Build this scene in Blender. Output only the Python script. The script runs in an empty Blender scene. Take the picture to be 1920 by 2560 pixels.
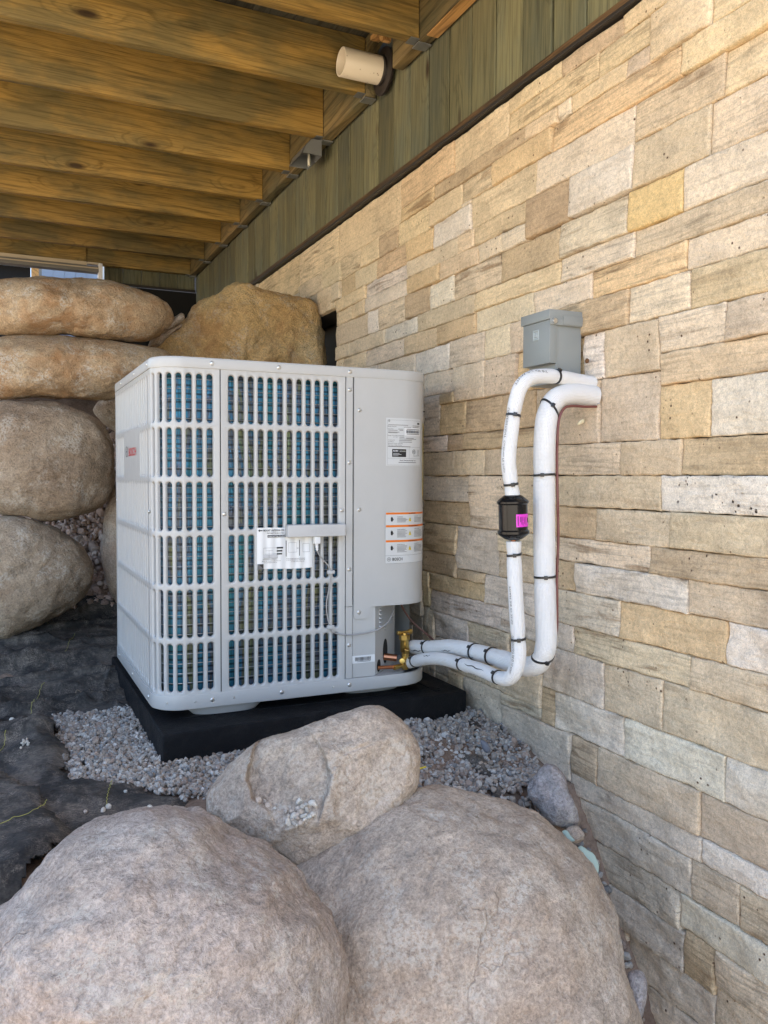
import bpy, math, random
import numpy as np
from mathutils import Vector, Matrix
from mathutils.bvhtree import BVHTree

random.seed(7)
rng = np.random.RandomState(7)
S = bpy.context.scene
COL = S.collection
PI = math.pi

# ------------------------------------------------------------------ camera
cam_data = bpy.data.cameras.new('camera')
cam = bpy.data.objects.new('camera', cam_data)
COL.objects.link(cam)
YAW, PITCH, ROLL = math.radians(24.9), math.radians(2.3), math.radians(-0.24)
_f = np.array([math.sin(YAW) * math.cos(PITCH), math.cos(YAW) * math.cos(PITCH), -math.sin(PITCH)])
_r = np.array([math.cos(YAW), -math.sin(YAW), 0.0])
_d = np.cross(_f, _r)
_r, _d = (math.cos(ROLL) * _r + math.sin(ROLL) * _d, -math.sin(ROLL) * _r + math.cos(ROLL) * _d)
mw = Matrix.Identity(4)
for i in range(3):
    mw[i][0], mw[i][1], mw[i][2] = _r[i], -_d[i], -_f[i]
cam.matrix_world = mw                      # eye level is z = 0; the pad's gravel lies at z = -0.66
cam_data.sensor_fit = 'AUTO'
cam_data.sensor_width = 36.0
cam_data.lens = 2100.0 / 2560.0 * 36.0
cam_data.clip_start = 0.02
cam_data.clip_end = 400.0
S.camera = cam

# ------------------------------------------------------------------ sky, sun, exposure
SUN_EL, SUN_AZ = math.radians(58), math.radians(150)    # azimuth from +Y towards +X (the house shades the scene)
world = bpy.data.worlds.new('World')
S.world = world
world.use_nodes = True
wn = world.node_tree
bg = wn.nodes['Background']
sky = wn.nodes.new('ShaderNodeTexSky')
sky.sky_type = 'NISHITA'
sky.sun_disc = False
sky.sun_elevation = SUN_EL
sky.sun_rotation = SUN_AZ
wn.links.new(sky.outputs['Color'], bg.inputs['Color'])
bg.inputs['Strength'].default_value = 0.112
sl = bpy.data.lights.new('sun', 'SUN')
sl.energy = 4.9
sl.angle = math.radians(0.5)
sl.color = (1.0, 0.95, 0.88)
so = bpy.data.objects.new('sun', sl)
COL.objects.link(so)
sd = Vector((math.sin(SUN_AZ) * math.cos(SUN_EL), math.cos(SUN_AZ) * math.cos(SUN_EL), math.sin(SUN_EL)))
so.rotation_euler = sd.to_track_quat('Z', 'Y').to_euler()
S.view_settings.view_transform = 'Standard'
S.view_settings.look = 'None'
S.view_settings.gamma = 1.0
S.view_settings.exposure = 2.43
S.render.engine = 'CYCLES'
S.cycles.max_bounces = 8
S.cycles.diffuse_bounces = 5
S.cycles.glossy_bounces = 4
S.cycles.use_denoising = True
S.cycles.denoising_prefilter = 'NONE'
S.cycles.adaptive_threshold = 0.006

# ------------------------------------------------------------------ numpy noise
def _h(ix, iy, iz):
    n = (ix.astype(np.int64) * 73856093) ^ (iy.astype(np.int64) * 19349663) ^ (iz.astype(np.int64) * 83492791)
    n = (n ^ (n >> 13)) * 1274126177 & 0x7fffffff
    n = (n ^ (n >> 16)) * 668265263 & 0x7fffffff
    return (n & 0xffff) / 32767.5 - 1.0
def vnoise(p):
    i = np.floor(p).astype(np.int64); f = p - i
    u = f * f * f * (f * (f * 6 - 15) + 10)
    r = 0
    for a in (0, 1):
        wx = u[:, 0] if a else 1 - u[:, 0]
        for b in (0, 1):
            wy = u[:, 1] if b else 1 - u[:, 1]
            for c in (0, 1):
                wz = u[:, 2] if c else 1 - u[:, 2]
                r = r + wx * wy * wz * _h(i[:, 0] + a, i[:, 1] + b, i[:, 2] + c)
    return r
def fbm(p, oct=4, gain=0.5):
    r = 0; a = 1.0; p = np.array(p, float)
    for k in range(oct):
        r = r + a * vnoise(p + 17.3 * k); p = p * 2.03; a *= gain
    return r

# ------------------------------------------------------------------ object helpers
def tag(o, label=None, cat=None, group=None, kind=None):
    if label: o['label'] = label
    if cat: o['category'] = cat
    if group: o['group'] = group
    if kind: o['kind'] = kind
    return o
def link(o, parent=None):
    COL.objects.link(o)
    if parent is not None:
        o.parent = parent
        o.matrix_parent_inverse = Matrix.Translation(parent.location).inverted()
    return o
def empty(name, loc, label, cat, group=None):
    o = bpy.data.objects.new(name, None)
    o.location = loc
    o.empty_display_size = 0.05
    COL.objects.link(o)
    return tag(o, label, cat, group)
def mesh(name, V, Fc, mat, parent=None, smooth=None, uv=None, colors=None, origin=None):
    """V: (N,3), Fc: list of faces or (M,k) array; smooth: None flat, 180 all, else angle."""
    V = np.asarray(V, float)
    if origin is None: origin = V.mean(0)
    origin = np.asarray(origin, float)
    me = bpy.data.meshes.new(name)
    if isinstance(Fc, np.ndarray): Fc = Fc.tolist()
    me.from_pydata((V - origin).tolist(), [], Fc)
    me.validate(verbose=False)
    if mat is not None: me.materials.append(mat)
    if smooth is not None:
        me.shade_smooth()
        if smooth < 179: me.set_sharp_from_angle(angle=math.radians(smooth))
    if uv is not None:
        l = me.uv_layers.new(name='UVMap')
        vi = np.empty(len(me.loops), np.int32); me.loops.foreach_get('vertex_index', vi)
        l.data.foreach_set('uv', np.asarray(uv, np.float32)[vi].ravel())
    if colors is not None:
        a = me.color_attributes.new('tint', 'FLOAT_COLOR', 'POINT')
        c = np.ones((len(V), 4), np.float32); c[:, :3] = colors
        a.data.foreach_set('color', c.ravel())
    o = bpy.data.objects.new(name, me)
    o.location = Vector(origin)
    return link(o, parent)
class MB:
    """collects simple solids into one mesh"""
    def __init__(s): s.v = []; s.f = []
    def add(s, V, F):
        n = len(s.v); s.v += [tuple(x) for x in V]; s.f += [tuple(i + n for i in f) for f in F]
    def box(s, x0, x1, y0, y1, z0, z1):
        V = [(x, y, z) for x in (x0, x1) for y in (y0, y1) for z in (z0, z1)]
        s.add(V, [(0, 1, 3, 2), (4, 6, 7, 5), (0, 4, 5, 1), (2, 3, 7, 6), (0, 2, 6, 4), (1, 5, 7, 3)])
    def obj(s, name, mat, parent=None, smooth=None, bevel=0.0, seg=2):
        o = mesh(name, s.v, s.f, mat, parent, smooth)
        if bevel:
            import bmesh
            bm = bmesh.new(); bm.from_mesh(o.data)
            bmesh.ops.remove_doubles(bm, verts=bm.verts, dist=1e-5)
            bmesh.ops.bevel(bm, geom=bm.edges[:], offset=bevel, segments=seg, affect='EDGES', profile=0.6)
            bm.to_mesh(o.data); bm.free()
            o.data.shade_smooth(); o.data.set_sharp_from_angle(angle=math.radians(35))
        return o
def box(name, x0, x1, y0, y1, z0, z1, mat, parent=None, bevel=0.0, seg=2):
    m = MB(); m.box(x0, x1, y0, y1, z0, z1)
    return m.obj(name, mat, parent, bevel=bevel, seg=seg)
def catmull(P, n=8):
    P = [np.array(p, float) for p in P]
    Q = [2 * P[0] - P[1]] + P + [2 * P[-1] - P[-2]]
    out = []
    for i in range(1, len(Q) - 2):
        a, b, c, d = Q[i - 1], Q[i], Q[i + 1], Q[i + 2]
        for k in range(n):
            t = k / n
            out.append(.5 * ((2 * b) + (-a + c) * t + (2 * a - 5 * b + 4 * c - d) * t * t + (-a + 3 * b - 3 * c + d) * t ** 3))
    out.append(P[-1])
    return np.array(out)
def frames(P):
    T = np.gradient(P, axis=0); T /= np.linalg.norm(T, axis=1)[:, None]
    N = np.zeros_like(P)
    a = np.array([0, 0, 1.0]) if abs(T[0][2]) < .9 else np.array([1.0, 0, 0])
    n = np.cross(T[0], a); n /= np.linalg.norm(n)
    for i in range(len(P)):
        n = n - T[i] * (n @ T[i]); n /= np.linalg.norm(n); N[i] = n
    return T, N, np.cross(T, N)
def tube_data(P, R, nseg=16, caps=True):
    P = np.asarray(P, float); R = np.broadcast_to(np.asarray(R, float), (len(P),))
    T, N, B = frames(P)
    L = np.concatenate([[0], np.cumsum(np.linalg.norm(np.diff(P, axis=0), axis=1))])
    V = []; UV = []; F = []
    for i in range(len(P)):
        for k in range(nseg + 1):
            a = 2 * PI * k / nseg
            V.append(P[i] + R[i] * (math.cos(a) * N[i] + math.sin(a) * B[i])); UV.append((a * R[i], L[i]))
    w = nseg + 1
    for i in range(len(P) - 1):
        for k in range(nseg):
            F.append((i * w + k, i * w + k + 1, (i + 1) * w + k + 1, (i + 1) * w + k))
    if caps:
        F.append(tuple(range(nseg - 1, -1, -1))); F.append(tuple((len(P) - 1) * w + k for k in range(nseg)))
    return V, F, UV
def tube(name, P, R, mat, parent=None, nseg=16, smooth=45, caps=True):
    V, F, UV = tube_data(P, R, nseg, caps)
    return mesh(name, V, F, mat, parent, smooth, uv=UV)
def lathe(name, base, axis, prof, mat, parent=None, nseg=24, smooth=35):
    """prof: list of (distance along axis, radius)"""
    a = np.array(axis, float); a /= np.linalg.norm(a)
    u = np.cross(a, [0, 0, 1.0] if abs(a[2]) < .9 else [1.0, 0, 0]); u /= np.linalg.norm(u); w = np.cross(a, u)
    V = []; F = []
    for (t, r) in prof:
        for k in range(nseg):
            g = 2 * PI * k / nseg
            V.append(np.array(base) + a * t + r * (math.cos(g) * u + math.sin(g) * w))
    for i in range(len(prof) - 1):
        for k in range(nseg):
            k2 = (k + 1) % nseg
            F.append((i * nseg + k, i * nseg + k2, (i + 1) * nseg + k2, (i + 1) * nseg + k))
    if prof[0][1] > 1e-6: F.append(tuple(range(nseg - 1, -1, -1)))
    if prof[-1][1] > 1e-6: F.append(tuple((len(prof) - 1) * nseg + k for k in range(nseg)))
    return mesh(name, V, F, mat, parent, smooth)

# ------------------------------------------------------------------ material helpers
class NT:
    def __init__(s, name, rough=0.6, metal=0.0, spec=0.5):
        s.m = bpy.data.materials.new(name); s.m.use_nodes = True
        s.t = s.m.node_tree; s.b = s.t.nodes['Principled BSDF']
        s.b.inputs['Roughness'].default_value = rough
        s.b.inputs['Metallic'].default_value = metal
        s.b.inputs['Specular IOR Level'].default_value = spec
    def n(s, t, **kw):
        x = s.t.nodes.new(t)
        for k, v in kw.items():
            if hasattr(x, k): setattr(x, k, v)
            else: x.inputs[k.replace('_', ' ')].default_value = v
        return x
    def l(s, a, b): s.t.links.new(a, b)
    def pos(s): return s.n('ShaderNodeNewGeometry').outputs['Position']
    def mapping(s, vec, scale=(1, 1, 1), loc=None):
        x = s.n('ShaderNodeMapping'); x.inputs['Scale'].default_value = scale
        s.l(vec, x.inputs['Vector'])
        if loc is not None: s.l(loc, x.inputs['Location'])
        return x.outputs[0]
    def noise(s, vec, scale, detail=4, rough=0.55, dist=0.0):
        x = s.n('ShaderNodeTexNoise'); x.inputs['Scale'].default_value = scale
        x.inputs['Detail'].default_value = detail; x.inputs['Roughness'].default_value = rough
        x.inputs['Distortion'].default_value = dist
        s.l(vec, x.inputs['Vector']); return x.outputs['Fac']
    def vor(s, vec, scale, feature='F1', rnd=1.0):
        x = s.n('ShaderNodeTexVoronoi'); x.feature = feature
        x.inputs['Scale'].default_value = scale; x.inputs['Randomness'].default_value = rnd
        s.l(vec, x.inputs['Vector']); return x.outputs['Distance']
    def ramp(s, fac, stops, interp='LINEAR'):
        x = s.n('ShaderNodeValToRGB'); e = x.color_ramp.elements; x.color_ramp.interpolation = interp
        while len(e) < len(stops): e.new(0.5)
        for el, (p, c) in zip(e, stops):
            el.position = p
            el.color = (c, c, c, 1) if isinstance(c, (int, float)) else (*c, 1)
        s.l(fac, x.inputs['Fac']); return x.outputs['Color']
    def mix(s, fac, a, b, mode='MIX'):
        x = s.n('ShaderNodeMix'); x.data_type = 'RGBA'; x.blend_type = mode
        for v, i in ((fac, 0), (a, 6), (b, 7)):
            if isinstance(v, (int, float)): x.inputs[i].default_value = v
            elif isinstance(v, tuple): x.inputs[i].default_value = (*v, 1)
            else: s.l(v, x.inputs[i])
        return x.outputs[2]
    def math(s, op, a, b=0.0, clamp=False):
        x = s.n('ShaderNodeMath'); x.operation = op; x.use_clamp = clamp
        for v, i in ((a, 0), (b, 1)):
            if isinstance(v, (int, float)): x.inputs[i].default_value = v
            else: s.l(v, x.inputs[i])
        return x.outputs[0]
    def color(s, c):
        if isinstance(c, tuple): s.b.inputs['Base Color'].default_value = (*c, 1)
        else: s.l(c, s.b.inputs['Base Color'])
        return s
    def rough(s, r): s.l(r, s.b.inputs['Roughness'])
    def bump(s, h, dist, strength=1.0, prev=None):
        x = s.n('ShaderNodeBump'); x.inputs['Distance'].default_value = dist
        x.inputs['Strength'].default_value = strength
        s.l(h, x.inputs['Height'])
        if prev is not None: s.l(prev, x.inputs['Normal'])
        s.l(x.outputs[0], s.b.inputs['Normal']); return x.outputs[0]
def plain(name, col, rough=0.5, metal=0.0, spec=0.5):
    return NT(name, rough, metal, spec).color(col).m

def sandstone(name, pocks):
    t = NT(name, 0.86, 0, 0.25)
    oi = t.n('ShaderNodeObjectInfo')
    rnd = oi.outputs['Random']
    cv = t.n('ShaderNodeCombineXYZ')
    for k, mul in ((0, 37.0), (1, 91.0), (2, 53.0)): t.l(t.math('MULTIPLY', rnd, mul), cv.inputs[k])
    P = t.mapping(t.pos(), loc=cv.outputs[0])
    # bedding bands: noise squeezed in height, warped a little
    bands = t.noise(t.mapping(P, (3.0, 3.0, 26)), 1.5, 5, 0.62, 0.5)
    fineb = t.noise(t.mapping(P, (5, 5, 110)), 1.5, 3, 0.6, 0.3)
    blot = t.noise(P, 9, 4, 0.6)
    grain = t.noise(P, 420, 3, 0.75)
    b1 = t.ramp(bands, [(0.34, 0.55), (0.45, 1.0), (0.56, 1.06), (0.66, 0.70)])
    b2 = t.ramp(fineb, [(0.36, 0.62), (0.48, 1.02), (0.62, 1.08)])
    sepf = t.math('MULTIPLY', rnd, 7.31); sepf = t.math('FRACT', sepf)
    sepf = t.math('POWER', sepf, 1.7)
    bandamt = t.math('MULTIPLY_ADD', sepf, 0.8); t.t.nodes[-1].inputs[2].default_value = 0.16
    c = t.mix(bandamt, oi.outputs['Color'], b1, 'MULTIPLY')
    warm = t.mix(t.ramp(bands, [(0.28, 0.7), (0.42, 0.0)]), c, (0.40, 0.24, 0.12))
    c = t.mix(bandamt, c, warm)
    c = t.mix(t.math('MULTIPLY', bandamt, 0.75), c, b2, 'MULTIPLY')
    c = t.mix(0.5, c, t.ramp(blot, [(0.34, 0.70), (0.5, 1.0), (0.66, 1.14)]), 'MULTIPLY')
    mott = t.noise(P, 110, 4, 0.7, 0.6)
    c = t.mix(0.8, c, t.ramp(mott, [(0.34, 0.78), (0.5, 1.0), (0.64, 1.16)]), 'MULTIPLY')
    c = t.mix(0.7, c, t.ramp(grain, [(0.32, 0.62), (0.5, 1.0), (0.68, 1.25)]), 'MULTIPLY')
    # dark iron specks
    sp = t.vor(P, 55)
    mask = t.ramp(t.noise(P, 14, 2), [(0.55, 0.0), (0.63, 1.0)])
    speck = t.math('MULTIPLY', t.ramp(sp, [(0.10, 1.0), (0.17, 0.0)]), mask)
    c = t.mix(speck, c, (0.10, 0.055, 0.03))
    h = t.math('ADD', t.math('MULTIPLY', fineb, 0.15), t.math('MULTIPLY', t.noise(t.mapping(P, (1, 1, 1.25)), 55, 7, 0.72), 1.1))
    # chisel-like scallops, slanting
    mp = t.n('ShaderNodeMapping'); mp.inputs['Rotation'].default_value = (0.7, 0, 0); mp.inputs['Scale'].default_value = (1, 0.35, 1)
    t.l(P, mp.inputs['Vector'])
    sc = t.noise(mp.outputs[0], 55, 2, 0.5, 0.8)
    h = t.math('ADD', h, t.math('MULTIPLY', sc, 0.9))
    if pocks:
        v = t.math('ADD', t.vor(P, 62), t.math('MULTIPLY', t.math('SUBTRACT', t.noise(P, 75, 3), 0.5), 0.7))
        m2 = t.ramp(t.noise(P, 20, 3), [(0.50, 0.0), (0.56, 1.0)])
        pk = t.math('MULTIPLY', t.ramp(v, [(0.14, 1.0), (0.20, 0.0)]), m2)
        c = t.mix(pk, c, (0.045, 0.03, 0.02))
        h = t.math('SUBTRACT', h, t.math('MULTIPLY', pk, 1.5))
    t.color(c)
    nb = t.bump(h, 0.0045, 1.0)
    t.bump(grain, 0.0007, 0.6, nb)
    return t.m
def wood(name, axis, cA, cB, cC, rough=0.55, knots=True, gs=1.0, fig=0.75, var=0.4):
    """stained board; axis: grain direction index"""
    t = NT(name, rough, 0, 0.35)
    rnd = t.n('ShaderNodeObjectInfo').outputs['Random']
    cv = t.n('ShaderNodeCombineXYZ')
    for k, mul in ((0, 13.0), (1, 29.0), (2, 47.0)): t.l(t.math('MULTIPLY', rnd, mul), cv.inputs[k])
    P = t.mapping(t.pos(), loc=cv.outputs[0])
    sc = [11.0 * gs] * 3; sc[axis] = 0.75
    sk = [9.0] * 3; sk[axis] = 3.0
    kn = t.vor(t.mapping(P, tuple(sk)), 0.8)
    warp = t.n('ShaderNodeVectorMath'); warp.operation = 'ADD'
    t.l(P, warp.inputs[0])
    if knots:
        kk = t.ramp(kn, [(0.0, 0.05), (0.35, 0.0)])
        t.l(kk, warp.inputs[1])
    Q = t.mapping(warp.outputs[0], tuple(sc))
    g = t.noise(Q, 2.2, 6, 0.62, 0.9)
    sf = [85.0 * gs] * 3; sf[axis] = 2.2
    fine = t.noise(t.mapping(P, tuple(sf)), 2.0, 3, 0.6, 0.1)
    sb = [2.4] * 3; sb[axis] = 1.1
    blot = t.noise(t.mapping(P, tuple(sb)), 2.4, 5, 0.62)
    c = t.ramp(g, [(0.30, cB), (0.47, cA), (0.62, cA), (0.74, cB)])
    c = t.mix(t.ramp(blot, [(0.42, 0.0), (0.60, 0.85)]), c, cC)
    c = t.mix(0.9, c, t.ramp(fine, [(0.36, 0.62), (0.48, 1.0), (0.66, 1.15)]), 'MULTIPLY')
    if knots:
        c = t.mix(t.ramp(kn, [(0.055, 0.9), (0.12, 0.0)]), c, (0.030, 0.014, 0.006))
    # growth rings showing as crisp figure along the board
    sw = [1.0] * 3; sw[axis] = 0.10
    wvn = t.n('ShaderNodeTexWave'); wvn.bands_direction = 'DIAGONAL'
    wvn.inputs['Scale'].default_value = 13 * gs; wvn.inputs['Distortion'].default_value = 5.5
    wvn.inputs['Detail'].default_value = 3; wvn.inputs['Detail Scale'].default_value = 1.6
    t.l(t.mapping(warp.outputs[0], tuple(sw)), wvn.inputs['Vector'])
    c = t.mix(fig, c, t.ramp(wvn.outputs['Fac'], [(0.02, 0.50), (0.22, 0.98), (0.9, 1.08)]), 'MULTIPLY')
    vari = t.math('MULTIPLY_ADD', rnd, var); t.t.nodes[-1].inputs[2].default_value = 1.0 - var / 2
    cm = t.n('ShaderNodeCombineColor')
    for k in range(3): t.l(vari, cm.inputs[k])
    c = t.mix(1.0, c, cm.outputs[0], 'MULTIPLY')
    t.color(c)
    t.bump(t.math('ADD', fine, t.math('MULTIPLY', g, 0.8)), 0.0016, 0.7)
    return t.m
def granite(name, cA, cB, cC, sp=1.0, rough=0.85, lich=0.35, orange=0.0):
    t = NT(name, rough, 0, 0.3)
    oi = t.n('ShaderNodeObjectInfo'); rnd = oi.outputs['Random']
    cv = t.n('ShaderNodeCombineXYZ')
    for k, mul in ((0, 13.0), (1, 29.0), (2, 47.0)): t.l(t.math('MULTIPLY', rnd, mul), cv.inputs[k])
    P = t.mapping(t.pos(), loc=cv.outputs[0])
    big = t.noise(P, 5.0, 5, 0.6, 0.5)
    mid = t.noise(P, 38, 5, 0.7, 0.6)
    fin = t.noise(P, 175, 4, 0.8, 0.4)
    crys = t.vor(P, 190)
    c = t.ramp(big, [(0.30, cB), (0.5, cA), (0.70, cC)])
    c = t.mix(0.9, c, t.ramp(mid, [(0.34, 0.74), (0.5, 1.0), (0.66, 1.18)]), 'MULTIPLY')
    c = t.mix(1.0, c, t.ramp(fin, [(0.36, 0.68), (0.5, 1.0), (0.62, 1.26)]), 'MULTIPLY')
    c = t.mix(t.ramp(t.noise(P, 3.2, 5, 0.6, 0.8), [(0.46, 0.0), (0.60, 0.30)]), c, t.mix(1.0, c, (0.82, 0.66, 0.56), 'MULTIPLY'))
    dark = t.math('MULTIPLY', t.ramp(crys, [(0.16, 1.0), (0.34, 0.0)]), t.ramp(t.noise(P, 70, 2), [(0.52, 0.0), (0.62, 0.45)]))
    c = t.mix(dark, c, (0.14, 0.095, 0.075))
    if orange:
        c = t.mix(t.math('MULTIPLY', t.ramp(t.noise(P, 7.5, 4, 0.65, 0.4), [(0.50, 0.0), (0.66, 1.0)]), orange), c, (0.38, 0.19, 0.075))
    wh = t.math('MULTIPLY', t.ramp(t.noise(P, 11, 6, 0.72, 0.6), [(0.50, 0.0), (0.60, 1.0)]), t.ramp(t.noise(P, 130, 3, 0.7), [(0.44, 0.0), (0.54, 1.0)]))
    c = t.mix(t.math('MULTIPLY', wh, lich), c, (0.60, 0.55, 0.47))
    # hairline cracks, broken up along their length
    wv_ = t.n('ShaderNodeVectorMath'); wv_.operation = 'ADD'
    nz = t.n('ShaderNodeTexNoise'); nz.inputs['Scale'].default_value = 7; nz.inputs['Detail'].default_value = 5
    t.l(P, nz.inputs['Vector']); t.l(P, wv_.inputs[0])
    sc_ = t.n('ShaderNodeVectorMath'); sc_.operation = 'SCALE'; sc_.inputs['Scale'].default_value = 0.22
    t.l(nz.outputs['Color'], sc_.inputs[0]); t.l(sc_.outputs[0], wv_.inputs[1])
    ed = t.vor(wv_.outputs[0], 3.1, 'DISTANCE_TO_EDGE')
    crk = t.math('MULTIPLY', t.ramp(ed, [(0.0, 1.0), (0.008, 0.0)]), t.ramp(t.noise(P, 5.5, 2), [(0.58, 0.0), (0.64, 1.0)]))
    c = t.mix(t.math('MULTIPLY', crk, 0.3), c, (0.16, 0.115, 0.085))
    t.color(c)
    h = t.math('ADD', t.math('MULTIPLY', mid, 1.3), t.math('MULTIPLY', fin, 0.55 * sp))
    h = t.math('SUBTRACT', h, t.math('MULTIPLY', t.ramp(t.vor(P, 60), [(0.0, 1.0), (0.28, 0.0)]), 0.35))
    h = t.math('SUBTRACT', h, t.math('MULTIPLY', crk, 0.3))
    t.bump(h, 0.0066 * sp, 0.95)
    return t.m

M = {}
M['stone'] = sandstone('sandstone', False)
M['stone_pock'] = sandstone('pitted_sandstone', True)
M['mortar'] = plain('dark_joint', (0.05, 0.04, 0.03), 0.95)
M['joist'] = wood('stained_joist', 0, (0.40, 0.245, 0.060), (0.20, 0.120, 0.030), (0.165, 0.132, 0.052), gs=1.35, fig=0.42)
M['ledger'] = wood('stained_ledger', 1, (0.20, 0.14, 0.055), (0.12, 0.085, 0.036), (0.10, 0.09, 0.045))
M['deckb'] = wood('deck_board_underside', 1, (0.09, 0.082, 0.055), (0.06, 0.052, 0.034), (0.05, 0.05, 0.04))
M['siding'] = wood('grey_green_siding', 2, (0.165, 0.155, 0.080), (0.090, 0.085, 0.043), (0.115, 0.124, 0.082), 0.6, True, 1.5, 0.32, 0.6)
M['trim'] = wood('dark_trim', 1, (0.11, 0.06, 0.024), (0.06, 0.034, 0.014), (0.05, 0.032, 0.018))
M['freshcut'] = wood('fresh_cut_wood', 1, (0.46, 0.25, 0.075), (0.36, 0.18, 0.05), (0.40, 0.22, 0.08), knots=False)
M['galv'] = plain('galvanised_steel', (0.30, 0.31, 0.30), 0.5, 0.75)
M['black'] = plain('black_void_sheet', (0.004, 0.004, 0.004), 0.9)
M['dark_alu'] = plain('dark_flashing', (0.022, 0.018, 0.014), 0.5)

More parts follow.
